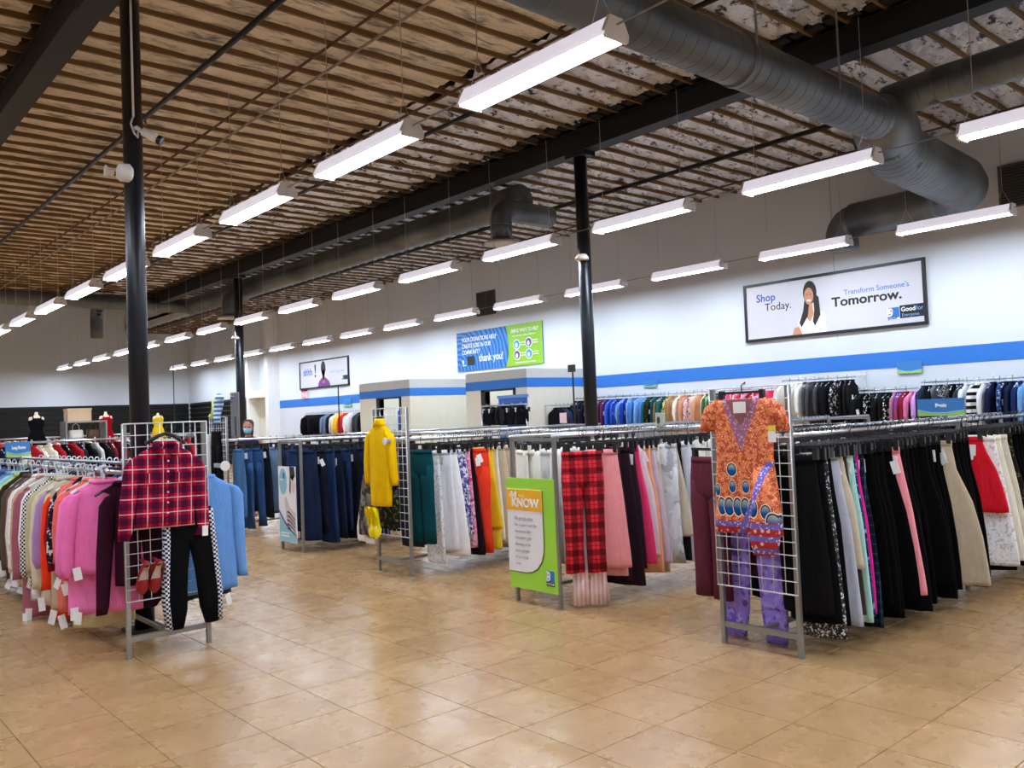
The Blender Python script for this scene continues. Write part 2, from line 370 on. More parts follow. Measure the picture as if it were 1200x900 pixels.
for x, r, z in ((3.65, .032, 5.49), (6.97, .03, 5.49), (11.55, .03, 5.49)):
    p = mk('sprinkler_pipe', MB().tube([(x, Y0, z), (x, Y1 if x > 11.45 else 26.9, z)], r, 10), PIPEB, smooth=True)
    tag(p, {3.65: 'black sprinkler pipe under the roof, passing behind the left column', 6.97: 'black sprinkler pipe under the roof between the left lights and the main beam', 11.55: 'black sprinkler pipe under the foil insulation nearest the right wall'}[x], 'pipe')
    hg = MB().box(-.004, .004, -.01, .01, 0, 5.56 - z).mesh('pipe_hanger', PIPEB)
    for y in range(-6, 27, 3): put('pipe_hanger', hg, p, (x, y, z))
    for y in range(-4, 26, 3): mk('sprinkler_head', MB().lathe([(.012, 0), (.012, -.05), (.028, -.055), (.028, -.06)], 8, c=(x, y, z - r + .005)), plain('brass', (150, 110, 60), .4, .8), p)

# ================================================================ COLUMNS
def column(x, y, r, label, extra=None):
    c = thing('steel_column', label, 'column', (x, y, 0))
    mk('shaft', MB().lathe([(r, .012), (r, 5.26)], 28), COLPAINT, c, True)
    mk('base_plate', MB().box(-r - .06, r + .06, -r - .06, r + .06, 0, .015), BEAMP, c)
    mk('cap_plate', MB().box(-r - .02, r + .02, -r - .1, r + .1, 5.20, 5.27), BEAMP, c)
    return c
c1 = column(2.17, 6.84, .072, 'dark navy round steel column behind the plaid shirt display at the left')
mk('conduit', MB().tube([(-.02, -.09, 3.95), (-.02, -.09, 5.26)], .009, 8), WHITEP, c1, True)
mk('cable_loop', MB().tube([(-.02, -.09, 3.95), (-.05, -.12, 3.88), (-.03, -.14, 3.80), (.0, -.12, 3.78), (.01, -.10, 3.84)], .008, 6), WHITEP, c1, True)
c2 = column(8.89, 8.42, .095, 'slim black steel column behind the khaki pants racks in the middle')
c3 = column(8.89, 20.35, .105, 'far black steel column beside the down duct behind the jeans racks')
# security camera, alarm horn, detectors
t = thing('security_camera', 'white bullet security camera bracketed on the left column', 'camera', (2.16, 6.70, 3.80))
mk('bracket', MB().tube([(0, .07, .06), (0, 0, .05), (.03, -.05, .0)], .016, 8), WHITEP, t, True)
b = mk('body', MB().lathe([(.012, -.09), (.034, -.085), (.036, .02), (.03, .035)], 14, 'x'), WHITEP, t, True, loc=(.09, -.09, -.03)); b.rotation_euler = (0, .5, -.5)
l = mk('lens_hood', MB().lathe([(.034, 0), (.037, .01), (.037, .035), (.02, .03)], 14, 'x'), BLACKP, t, True, loc=(.115, -.105, -.048)); l.rotation_euler = (0, .5, -.5)
t = thing('alarm_horn', 'white alarm horn strobe on the left column below the camera', 'alarm', (2.06, 6.76, 3.50))
mk('body', MB().lathe([(.05, 0), (.07, .02), (.07, .08), (.05, .10)], 16, 'x', (-.03, 0, 0)), WHITEP, t, True)
mk('horn', MB().lathe([(.05, -.06), (.03, -.03), (.02, .0)], 14, 'x', (-.06, 0, -.01)), plain('off_white', (214, 206, 188), .5), t, True)
for nm, x, y, z, lab in (('smoke_beam', 8.78, 8.36, 3.72, 'small round white detector on the middle black column'), ('smoke_beam', 8.77, 20.3, 3.70, 'small white detector box on the far black column')):
    t = thing('detector', lab, 'detector', (x, y, z))
    mk('dome', MB().lathe([(.09, -.03), (.10, 0), (.06, .05)], 14), plain('off_white_dome', (220, 205, 195), .5), t, True); mk('arm', MB().box(0, .1, -.02, .02, -.02, .02), BLACKP, t)

# ================================================================ STRIP LIGHTS
HOUSING = plain('white_enamel', (236, 236, 240), .4, 0, .02)
HOUSING_GLOW = emitter('glowing_housing', (236, 232, 246), .42)  # weak emission on the housing stands in for light spilling from its tubes
LENS = emitter('lit_lens', (230, 241, 255), LAMP)
L2 = 1.55 / 2
housing_me = MB().prism([(-.117, -.013), (-.104, -.013), (-.102, .001), (.102, .001), (.104, -.013), (.117, -.013), (.115, .02), (.06, .12), (-.06, .12), (-.115, .02)], 1, -L2, L2).mesh('housing', HOUSING_GLOW)
lens_me = MB().prism([(-.075, -.016), (.075, -.016), (.10, 0), (-.10, 0)], 1, -L2 + .03, L2 - .03).mesh('lens', LENS)
cap_me = MB().prism([(-.108, -.03), (.108, -.03), (.118, .02), (.064, .125), (-.064, .125), (-.118, .02)], 1, -.015, .015).mesh('end_cap', HOUSING)
chain_m = MB().tube([(0, 0, .34), (0, 0, 1.54)], .004, 5); chain_m.tube([(0, -.10, .12), (0, 0, .34)], .003, 5); chain_m.tube([(0, .10, .12), (0, 0, .34)], .003, 5)
chain_me = chain_m.mesh('chain', plain('zinc_chain', (190, 190, 185), .4, .6))
lc = MB().tube([(0, 0, .34), (0, 0, 3.29)], .004, 5); lc.tube([(0, -.10, .12), (0, 0, .34)], .003, 5); lc.tube([(0, .10, .12), (0, 0, .34)], .003, 5)
long_chain_me = lc.mesh('chain', MATS['zinc_chain'])
def strip_light(x, y, label, group=None):
    t = thing('strip_light', label, 'light', (x, y, 3.99), 0, group)
    put('housing', housing_me, t); put('lens', lens_me, t)
    for s in (-1, 1): put('end_cap', cap_me, t, (0, s * L2, 0)); put('chain', long_chain_me if y > 26.5 and x < 11 else chain_me, t, (0, s * (L2 - .12), 0))
rows = [(-.15, 4.40, 2.35, 'far left row', 99), (4.22, 4.40, 2.35, 'left row', -1), (8.6, 2.36, 2.37, 'middle row', 0), (12.75, 2.5, 2.33, 'right wall row', 1)]
for x, ys, pit, nm, k0 in rows:
    y = ys
    while y - pit > Y0 + 1.5: y -= pit
    n = 0
    while y < Y1 - .5:
        p = proj(x, y, 3.99); q = proj(x, y + L2, 3.99)
        if p and q and -5 < q[0] < 1205 and q[1] > -5 and k0 != 99:
            w_ = ORD[n] if n < len(ORD) else '%dth' % (n + 1); n += 1
            strip_light(x, y, 'fluorescent strip light, %s from the near end of the %s' % (w_, nm))
        elif x > -1 or -4 < y < 14: strip_light(x, y, 'white fluorescent strip light hung outside the picture', 'strip lights outside the picture')
        y += pit
    if k0 != 99:
        tag(mk('light_cable', MB().tube([(x, Y0 + 1, 4.06), (x, Y1 - .4, 4.06)], .007, 6), plain('cable_grey', (140, 140, 140), .5)), 'thin grey cable linking the fixtures of the ' + nm, 'cable')

# ================================================================ DUCTS
def duct_mesh(pts, r, pitch=.16, n=28, taper=None):
    """round spiral duct with raised seams"""
    P = [Vector(p) for p in pts]; path = [P[0]]; rad = [r]
    for a, b in zip(P[:-1], P[1:]):
        L = (b - a).length; k = max(1, int(L / pitch))
        for i in range(k):
            q = a.lerp(b, (i + .25) / k); d = (b - a).normalized()
            if L / k > .07: path += [q - d * .016, q - d * .006, q, q + d * .006, q + d * .016]; rad += [r, r, r - .011, r, r]
            else: path.append(q); rad.append(r)
    path.append(P[-1]); rad.append(r)
    return MB().tube(path, rad, n)
def arc(c, a0, a1, r, ax, bx, n=6):
    return [tuple(c[i] + r * (cos(a0 + (a1 - a0) * k / n) * ax[i] + sin(a0 + (a1 - a0) * k / n) * bx[i]) for i in range(3)) for k in range(n + 1)]
d = thing('trunk_duct', 'large galvanised spiral duct with a Y branch at the upper right', 'duct', (9.8, 4.5, 4.72))
def local(m, o): return m
def dpart(name, pts, r, parent, o, pitch=.16): return mk(name, duct_mesh([tuple(p[i] - o[i] for i in range(3)) for p in pts], r, pitch), GALV, parent, True)
O = (9.8, 4.5, 4.72)
dpart('long_branch', [(-2, 4.4, 4.73), (9.75, 4.4, 4.73)], .235, d, O)
dpart('joint_collar', [(6.78, 4.4, 4.73), (6.84, 4.4, 4.73)], .246, d, O, .03)
dpart('side_branch', [(10.0, 4.45, 5.02), (10.0, 3.9, 5.06), (10.0, -5, 5.06)], .20, d, O)
mk('y_fitting', MB().tube([tuple(p[i] - O[i] for i in range(3)) for p in ((9.5, 4.4, 4.74), (9.8, 4.45, 4.76), (10.2, 4.55, 4.72))], [.24, .33, .37], 24), GALV, d, True)
dpart('trunk', [(10.1, 4.55, 4.72), (10.7, 4.68, 4.62), (12.7, 4.72, 4.56)], .36, d, O, .11)
dpart('elbow', [(12.6, 4.72, 4.56)] + arc((12.7, 5.2, 4.52), -pi / 2, 0, .5, (1, 0, 0), (0, 1, 0)), .34, d, O, .12)
dpart('end_run', [(13.25, 5.0, 4.46), (13.25, 6.55, 4.44)], .27, d, O, .8)
dpart('down_elbow', [(13.25, 6.45, 4.44)] + arc((13.25, 6.5, 4.19), pi / 2, 0, .25, (0, 1, 0), (0, 0, 1)) + [(13.25, 6.75, 3.99)], .255, d, O, .1)
for hx, hy in ((-1.5, -.34), (1.5, .15), (-3, -.33)): mk('hanger_strap', MB().box(-.015, .015, -.005, .005, 0, .84), STEEL, d, loc=(hx, hy, 0))
O = (9.8, 14, 5.22)
d = thing('supply_duct', 'long grey round duct running beside the main beam to the far end', 'duct', O)
dpart('main_run', [(9.85, 10.75, 5.24), (9.85, 26.0, 5.24)], .265, d, O, .5)
dpart('cross_run', [(10.1, 26.0, 5.24), (-3.0, 26.0, 5.24)], .21, d, O, .6)
for y in (10.75, 22.0):
    dpart('drop_elbow', [(10.5 if y < 12 else 9.85, y, 5.0), (9.75, y, 5.0)] + arc((9.55, y, 4.8), pi / 2, pi, .2, (1, 0, 0), (0, 0, 1)) + [(9.35, y, 4.45)], .185, d, O, .3)
    mk('diffuser', MB().lathe([(.19, .06), (.30, 0), (.30, -.02), (.20, -.02)], 24, c=(9.35 - O[0], y - O[1], 4.42 - O[2])), plain('diffuser_white', (190, 188, 180), .5), d, True)
dpart('drop_elbow', [(7.3, 26, 5.2), (7.3, 26.25, 5.2), (7.3, 26.5, 5.12), (7.3, 26.62, 4.9), (7.3, 26.64, 4.25)], .17, d, O, .3)
for hy in (-1, 4, 9): mk('hanger_wire', MB().tube([(.05, hy, .26), (.05, hy, .38)], .01), STEEL, d)
# wall vents
for (y, z, wd, ht, lab) in ((16.8, 4.42, .75, .62, 'dark grey louvred vent on the wall above the blue and green banner'), (4.15, 4.63, .95, .66, 'grey louvred vent high on the right wall at the picture edge')):
    t = thing('air_vent', lab, 'vent', (X1, y, z))
    mk('frame', MB().box(-.03, 0, -wd / 2, wd / 2, ht / 2 - .03, ht / 2).box(-.03, 0, -wd / 2, wd / 2, -ht / 2, -ht / 2 + .03).box(-.03, 0, -wd / 2, -wd / 2 + .03, -ht / 2, ht / 2).box(-.03, 0, wd / 2 - .03, wd / 2, -ht / 2, ht / 2).box(-.03, 0, -.012, .012, -ht / 2, ht / 2), plain('vent_grey', (92, 90, 88), .6), t)
    mk('backing', MB().box(-.006, 0, -wd / 2, wd / 2, -ht / 2, ht / 2), plain('vent_dark', (44, 43, 42), .8), t)
    sl = MB().prism([(-.025, 0), (-.02, .004), (-.004, .03), (-.009, .03)], 1, -wd / 2 + .02, wd / 2 - .02).mesh('slat', MATS['vent_grey'])
    for k in range(int(ht / .045) - 1): put('slat', sl, t, (0, 0, -ht / 2 + .04 + k * .045))

# ================================================================ SIGNS ON THE WALLS (boards face -x)
RW = (pi / 2, 0, -pi / 2)                       # lettering that reads from the room, on a board facing -x
INK = plain('black_ink', (20, 20, 22), .6); BLUEINK = plain('blue_ink', (40, 92, 180), .6); WHITEINK = plain('white_ink', (240, 240, 240), .6); PALEINK = plain('pale_blue_ink', (120, 170, 225), .6)
GREYINK = plain('grey_ink', (176, 178, 184), .6)
SKIN = plain('printed_skin', (198, 140, 104), .6); HAIRINK = plain('printed_hair', (38, 26, 24), .6); BLUEP = plain('logo_blue', (28, 112, 190), .5)
def flat(name, pts, mat, parent, x, dx=.002):
    """flat print shape on a board that faces -x: pts (left-right metres from the board's left edge as seen, up)"""
    return mk(name, MB().prism([(-p[0], p[1]) for p in pts], 0, x - dx, x), mat, parent)
def ell(cx, cy, rx, ry, n=20, a0=0, a1=2 * pi): return [(cx + rx * cos(a0 + (a1 - a0) * k / n), cy + ry * sin(a0 + (a1 - a0) * k / n)) for k in range(n)]
def rect(x0, x1, y0, y1): return [(x0, y0), (x1, y0), (x1, y1), (x0, y1)]
def logo(parent, x, lx, ly, s, words=True):
    flat('logo_square', rect(lx, lx + s, ly + .16 * s, ly + s), BLUEP, parent, x, .003)
    flat('logo_face', ell(lx + .26 * s, ly + .72 * s, .24 * s, .24 * s), WHITEINK, parent, x - .003); flat('logo_face', rect(lx, lx + .12 * s, ly + .3 * s, ly + s), WHITEINK, parent, x - .003)
    flat('logo_face', [(lx + .38 * s, ly + .72 * s), (lx + .5 * s, ly + .72 * s), (lx + .48 * s, ly + .45 * s), (lx + .3 * s, ly + .28 * s), (lx + .02 * s, ly + .26 * s), (lx + .02 * s, ly + .36 * s), (lx + .26 * s, ly + .4 * s), (lx + .36 * s, ly + .52 * s)], WHITEINK, parent, x - .003)
    flat('logo_eye', ell(lx + .33 * s, ly + .74 * s, .06 * s, .06 * s, 10), INK, parent, x - .005)
    flat('logo_band', rect(lx, lx + s, ly, ly + .15 * s), WHITEINK, parent, x, .003)
    if words: text('lettering', 'goodwill', s * .22, INK, parent, (x - .004, -lx - .04 * s, ly + .03 * s), RW, .001 if s > .1 else 0)
def board(name, label, y_left, z0, wd, ht, mat, frame=None, x=None, cat='sign'):
    t = thing(name, label, cat, (x or X1, y_left, z0))
    mk('panel', MB().box(-.03, -.002, -wd, 0, 0, ht), mat, t)
    if frame:
        f = .05; mk('frame', MB().box(-.05, 0, -wd - f, f, ht, ht + f).box(-.05, 0, -wd - f, f, -f, 0).box(-.05, 0, 0, f, 0, ht).box(-.05, 0, -wd - f, -wd, 0, ht), frame, t)
    return t
POSTER = plain('poster_white', (206, 206, 214), .35, 0, .02)
FRAMEB = plain('black_frame', (20, 20, 22), .4)
s1 = board('framed_sign', 'large black framed sign reading Shop Today with a smiling woman, high on the right wall', 9.07, 2.75, 3.26, .98, POSTER, FRAMEB)
text('lettering', 'Shop', .20, BLUEINK, s1, (-.032, -.21, .68), RW, .003); text('lettering', 'Today.', .20, INK, s1, (-.032, -.38, .50), RW)
text('lettering', "Transform Someone's", .125, plain('mid_blue_ink', (84, 130, 200), .6), s1, (-.032, -1.93, .60), RW, .001); text('lettering', 'Tomorrow.', .225, INK, s1, (-.032, -1.70, .42), RW, .006, xs=1.14)
logo(s1, -.030, 2.66, .08, .20); flat('logo_box', rect(2.87, 3.26, .09, .30), INK, s1, -.030, .003)
text('lettering', 'Good', .10, WHITEINK, s1, (-.034, -2.89, .20), RW, .002); text('lettering', 'for', .10, PALEINK, s1, (-.034, -3.13, .20), RW); text('lettering', 'Everyone', .075, PALEINK, s1, (-.034, -2.90, .115), RW)
def printed_woman(t, x, ox, s, blouse, crossed):
    P = lambda pts: [(ox + a * s, b * s * 1.12) for a, b in pts]
    flat('print_hair', P(ell(.62, .70, .14, .20)), HAIRINK, t, x)
    flat('print_hair', P([(.52, .66), (.60, .5), (.56, .3), (.42, .12), (.38, .2), (.47, .4)]), HAIRINK, t, x - .006); flat('print_hair', P([(.68, .72), (.80, .6), (.82, .3), (.70, .12), (.66, .2), (.70, .4)]), HAIRINK, t, x - .006)
    flat('print_neck', P([(.54, .50), (.66, .50), (.68, .32), (.60, .2), (.52, .3)]), SKIN, t, x - .005)
    flat('print_face', P(ell(.60, .64, .095, .145)), SKIN, t, x - .007); flat('print_smile', P(ell(.60, .565, .045, .018, 12)), WHITEINK, t, x - .009)
    for e in (.565, .635): flat('print_eye', P(ell(e, .67, .014, .009, 8)), INK, t, x - .009)
    flat('print_blouse', P([(.30, 0), (.36, .24), (.46, .36), (.54, .36), (.60, .22), (.66, .36), (.84, .36), (.92, .28), (.92, 0)]), blouse, t, x - .003)
    flat('print_hand', P([(.22, 0), (.27, .12), (.36, .14), (.42, .02), (.42, 0)]), SKIN, t, x - .005)
printed_woman(s1, -.03, .72, .93, plain('print_blouse', (238, 234, 240), .6), True)
s2 = board('framed_sign', 'framed sign reading shhh! with a dark-haired figure, far along the right wall', 27.0, 2.72, 3.2, .85, POSTER, FRAMEB)
text('lettering', 'shhh', .34, BLUEINK, s2, (-.032, -.22, .42), RW, .006); text('lettering', '!', .62, INK, s2, (-.032, -.98, .34), RW, .01)
for nm, pts, m in (('print_hair', ell(1.62, .60, .15, .24), HAIRINK), ('print_neck', rect(1.55, 1.68, .2, .42), SKIN), ('print_face', ell(1.62, .44, .10, .12), SKIN), ('print_shirt', [(1.22, 0), (1.3, .16), (1.52, .3), (1.56, .1), (1.68, .1), (1.72, .3), (1.98, .16), (2.06, 0)], plain('purple_ink', (112, 44, 140), .6)), ('print_hand', [(1.52, .02), (1.56, .3), (1.62, .38), (1.68, .3), (1.72, .02)], SKIN)): flat(nm, pts, m, s2, -.03, .002 + .002 * len(nm) / 8)
text('lettering', "you're in a good place", .10, PALEINK, s2, (-.032, -2.1, .42), RW); logo(s2, -.03, 2.78, .12, .17, False); flat('logo_box', rect(2.95, 3.18, .15, .29), INK, s2, -.03)
BANBLUE = newmat('banner_blue', (24, 100, 180), .5)
g = G(BANBLUE); co = g.co(); wv = g.n.new('ShaderNodeTexWave'); wv.wave_type = 'RINGS'; wv.rings_direction = 'X'; wv.inputs['Scale'].default_value = 2.4; wv.inputs['Distortion'].default_value = 5; wv.inputs['Detail'].default_value = 1
wv.inputs['Detail Scale'].default_value = .8; g.t.links.new(co, wv.inputs[0]); g.base(g.mix(g.m('GREATER_THAN', wv.outputs[1], .5), lin((16, 84, 160)), lin((52, 138, 214))))
BANGREEN = plain('banner_green', (136, 190, 28), .5)
s3 = board('banner', 'blue and lime green thank-you banner high on the wall above the fitting rooms', 18.07, 2.72, 3.35, 1.03, BANBLUE)
flat('green_field', [(1.95, 0)] + [(2.03 + .07 * sin(pi * k / 10), 1.03 * k / 10) for k in range(11)][0:0] + [(2.0, .0), (2.1, .3), (2.12, .6), (2.04, 1.03), (3.35, 1.03), (3.35, 0)], BANGREEN, s3, -.03, .004)
for k, ln in enumerate(('YOUR DONATIONS HELP', 'CREATE JOBS IN OUR', 'COMMUNITY')): text('lettering', ln, .16, WHITEINK, s3, (-.034, -.22, .77 - .165 * k), RW, .0015, xs=.78)
text('lettering', 'thank you!', .27, WHITEINK, s3, (-.034, -.92, .22), RW, .003, xs=.85)
logo(s3, -.032, .22, .14, .16, False); flat('logo_box', rect(.43, .74, .14, .38), INK, s3, -.032)
text('lettering', 'SIMPLE WAYS TO HELP', .13, WHITEINK, s3, (-.036, -2.22, .83), RW, .0015, xs=.75); text('lettering', 'every donation makes a difference', .06, WHITEINK, s3, (-.036, -2.28, .73), RW)
for (cx, cy, c) in ((2.42, .53, (60, 150, 190)), (2.86, .55, (84, 70, 140)), (2.42, .27, (110, 60, 130)), (2.86, .27, (40, 150, 220))):
    flat('icon_ring', ell(cx, cy, .125, .125), WHITEINK, s3, -.034); flat('icon_disc', ell(cx, cy, .105, .105), plain('icon_%d' % c[0], c, .5), s3, -.036); flat('icon_mark', ell(cx - .01, cy - .02, .045, .06, 10), WHITEINK, s3, -.038)
    for k in range(2): flat('icon_text', rect(cx + .15, cx + .33, cy + .03 - .06 * k, cy + .05 - .06 * k), WHITEINK, s3, -.034)
flat('footer_text', rect(2.35, 3.1, .07, .09), WHITEINK, s3, -.034)
# exit sign and little aisle signs
t = thing('exit_sign', 'red lit exit sign on the wall above the blue stripe beside the shhh sign', 'sign', (X1 - .02, 26.7, 2.365))
mk('box', MB().box(-.05, 0, -.17, .17, 0, .24), WHITEP, t); mk('face', MB().box(-.06, -.05, -.16, .16, .01, .23), emitter('exit_glow', (255, 90, 100), 1.6), t); text('lettering', 'EXIT', .17, WHITEINK, t, (-.063, .15, .06), RW, .003)
mk('emergency_lamp', MB().box(-.10, 0, -.12, .12, .245, .295), BLACKP, t)
SIGNBLUE = plain('aisle_sign_blue', (58, 128, 196), .4); SIGNGREEN = plain('aisle_sign_green', (158, 208, 96), .4)
def aisle_sign(label, loc, rz, wd, ht, word=None, xf=1):
    t = thing('aisle_sign', label, 'sign', loc, rz)
    mk('board', MB().box(-.006, .006, -wd / 2, wd / 2, 0, ht), SIGNBLUE, t)
    mk('green_swoosh', MB().prism([(-wd / 2, 0), (wd / 2, 0), (wd / 2, ht * .32), (wd * .2, ht * .14), (-wd * .1, ht * .12), (-wd / 2, ht * .24)], 0, -.009, -.006), SIGNGREEN, t)
    mk('pale_swoosh', MB().prism([(wd / 2, ht * .34), (wd * .2, ht * .16), (-wd * .1, ht * .14), (-wd / 2, ht * .26), (-wd / 2, ht * .31), (-wd * .1, ht * .19), (wd * .2, ht * .21), (wd / 2, ht * .40)], 0, -.009, -.006), plain('aisle_sign_pale', (170, 214, 236), .4), t)
    if word: text('lettering', word, ht * .27, WHITEINK, t, (-.008, 0, ht * .52), RW, .003, 'CENTER')
    return t
for y, z, wd, ht, lab in ((11.5, 1.98, .36, .14, 'small blue aisle sign under the wall stripe, second from the right'), (6.1, 1.93, .40, .20, 'blue and green aisle sign under the wall stripe above black tops at right'), (23.9, 1.98, .5, .26, 'small blue aisle sign under the wall stripe near the shhh sign')):
    aisle_sign(lab, (X1 - .02, y, z), 0, wd, ht)
# slatted black display wall at the far end
SLAT = plain('black_slat', (15, 16, 18), .5)
sw = thing('slat_wall', 'black slatted display wall along the far end of the store', 'wall', (0, Y1 - .04, 0))
mk('backing', MB().box(X0 + .2, X1 - .05, -.01, .03, 0, 2.58), plain('slat_backing', (5, 5, 6), .6), sw)
sm = MB().prism([(-.01, 0), (-.03, .02), (-.055, .125), (-.01, .16)], 0, X0 + .2, X1 - .05).mesh('slat', SLAT)
for k in range(13): put('slat', sm, sw, (0, 0, .05 + k * .195))
sw = thing('slat_wall', 'black slatted display wall on the right wall beyond the white portal', 'wall', (X1 - .04, 34, 0))
mk('backing', MB().box(-.01, .03, -3.2, 3.2, 0, 2.58), MATS['slat_backing'], sw)
sm = MB().prism([(-.01, 0), (-.03, .02), (-.055, .125), (-.01, .16)], 1, -3.2, 3.2).mesh('slat', SLAT)
for k in range(13): put('slat', sm, sw, (0, 0, .05 + k * .195))
# ================================================================ GARMENT MESHES (origin at the rail, z down, x across)
def hanger_hook(m, z0=-.09, r=.0028): m.tube([(.018, 0, -.012), (.022, 0, .006), (.012, 0, .022), (-.004, 0, .022), (-.016, 0, .006), (-.010, 0, -.012), (0, 0, -.03), (0, 0, z0)], r, 5)
def clip_hanger(r=.0028):
    m = MB(); hanger_hook(m, -.085, r); m.box(-.165, .165, -.006, .006, -.098, -.08)
    for s_ in (-1, 1): m.box(s_ * .13 - .016, s_ * .13 + .016, -.016, .016, -.165, -.09)
    return m
def shirt_hanger(r=.0028):
    m = MB(); hanger_hook(m, -.07, r)
    m.tube([(-.20, 0, -.155), (-.10, 0, -.10), (0, 0, -.07), (.10, 0, -.10), (.20, 0, -.155)], .009, 5); return m
HB = [clip_hanger().mesh('hanger', BLACKP), clip_hanger(.0045).mesh('hanger', CLEARW), shirt_hanger().mesh('hanger', BLACKP), shirt_hanger(.0055).mesh('hanger', CLEARW)]
TAGP = plain('paper_tag', (240, 240, 240), .6); TAGY = plain('yellow_tag', (244, 214, 60), .6)
tag_me = MB().box(-.025, .025, -.0015, .0015, -.085, 0).mesh('price_tag', TAGP)
def trousers(wt=.20, wb=.17, L=1.0, split=True, t=.026, fold=.010, flare=0, seed=0, z0=-.145, spread=1.0, lean_=None):
    """hung by the waistband: hips, then two legs; or folded once (split False)"""
    r = random.Random(seed); m = MB(); zc = z0 - .27 * L; zb = z0 - L; ph = r.uniform(0, 6)
    if split:
        m.loft([(0, z0, wt, t * .7), (0, z0 - .04, wt * 1.01, t), (0, z0 - .12, wt * 1.05, t * 1.25), (0, zc + .02, wt * 1.08, t * 1.2), (0, zc - .03, wt * 1.02, t * .8)], 16, fold * .5, 30, ph)
        for s_ in (-1, 1):
            lw = wt * .54; cx = s_ * wt * .53
            m.loft([(cx * .98, zc + .10, lw, t * 1.05), (cx, zc - .05, lw, t * 1.15), (cx * (1 + .15 * spread), zc - .25 * L, lw * .9, t * 1.1), (cx * (1 + .3 * spread), zb + .15 * L, lw * .86 + flare * .5, t * 1.1), (cx * (1 + .38 * spread), zb, wb * .5 + flare, t * 1.2)], 14, fold, 34, ph + s_)
    else:
        lean = r.uniform(-.11, -.03) if lean_ is None else lean_
        m.loft([(0, z0, wt, t * .6), (0, z0 - .05, wt * 1.01, t), (lean * .2, z0 - .2 * L, wt * 1.02, t * 1.3), (lean * .45, z0 - .42 * L, wt * .3 + wb * .7, t * 1.35), (lean * .72, z0 - .66 * L, wb * .98 + flare * .2, t * 1.3), (lean * .9, zb + .15 * L, wb + flare * .6, t * 1.3), (lean, zb + .03, wb + flare, t * 1.25), (lean, zb, wb + flare, t * .9)], 20, fold * 1.5, 22, ph)
    m.loft([(0, z0 + .004, wt * 1.012, t * .85), (0, z0 - .036, wt * 1.02, t * 1.06)], 16)      # waistband
    return m
def top(L=.66, sh=.21, hem=.24, sl=.58, t=.035, fold=.012, neck='crew', seed=0, sw=.058, z0=-.075):
    r = random.Random(seed); m = MB(); ph = r.uniform(0, 6); zb = z0 - L
    m.loft([(0, z0, .075, t * .6), (0, z0 - .018, .10, t * .8), (0, z0 - .05, .165, t * .9), (0, z0 - .085, sh, t), (0, z0 - .15, sh * 1.02, t * 1.2), (0, z0 - .26, (sh + hem) / 2, t * 1.25), (0, z0 - .6 * L, hem * .97, t * 1.25), (0, zb + .05, hem, t * 1.2), (0, zb, hem * 1.01, t)], 18, fold, 24, ph)
    if sl > 0:
        for s_ in (-1, 1):
            e = sh * .93
            m.loft([(s_ * (e - .03), z0 - .065, .02, t * .6), (s_ * (e + .01), z0 - .095, .045, t * .9), (s_ * (e + .035), z0 - .15, sw, t * 1.05), (s_ * (e + .05 + r.uniform(0, .02)), z0 - .5 * sl - .08, sw * .9, t), (s_ * (e + .06 + r.uniform(-.01, .03)), z0 - sl + .02, sw * .72, t * .9), (s_ * (e + .062 + r.uniform(-.01, .03)), z0 - sl - .03, sw * .62, t * .8)], 12, fold * .8, 30, ph + s_)
    if neck == 'crew': m.loft([(0, z0 + .012, .078, .032), (0, z0 - .012, .092, .036)], 14)
    if neck == 'turtle': m.loft([(0, z0 + .06, .058, .034), (0, z0 + .035, .064, .04), (0, z0 + .015, .078, .044), (0, z0 - .02, .10, .042)], 14)
    if neck == 'collar':
        for s_ in (-1, 1): m.prism([(s_ * .005, z0 - .05), (s_ * .085, z0 + .02), (s_ * .10, z0 - .015), (s_ * .055, z0 - .085)][::s_], 1, -t - .022, -t - .002)
        m.loft([(0, z0 + .024, .07, .032), (0, z0 - .012, .09, .038)], 14)
    return m
ML = {}
def gm(key, fn):
    if key not in ML: ML[key] = fn().mesh(key[0], None, True); ML[key].materials.append(None)
    return ML[key]
TR = lambda k, L, wt=.17, wb=.19, split=False, t=.022, fold=.019, flare=0: gm(('trousers', k, L, wt, wb, split, t, flare), lambda: trousers(wt, wb, L, split, t, fold, flare, k))
TP = lambda k, L, sl=.58, sh=.21, hem=.235, t=.03, neck='crew', fold=.02: gm(('top', k, L, sl, sh, hem, t, neck), lambda: top(L, sh, hem, sl, t, fold, neck, k))
def garment(name, me, mat, label, cat, loc, rz, hang=None, group=None, tags=0, scale=None, tz=-.2, tx=.0):
    side_ = .05 if 1.2 < rz < 3 else -.05
    o = put(name, me, None, loc, rz, mat, scale); tag(o, label, cat, group)
    if hang is not None: put('hanger', HB[hang], o)
    for k in range(tags):
        t_ = put('price_tag', tag_me, o, (tx + random.uniform(-.03, .03), side_ * (1 + .2 * k), tz - .03 * k)); t_.rotation_euler = (0, random.uniform(-.5, .5), random.uniform(-.6, .6))
    return o
rnd = random.uniform

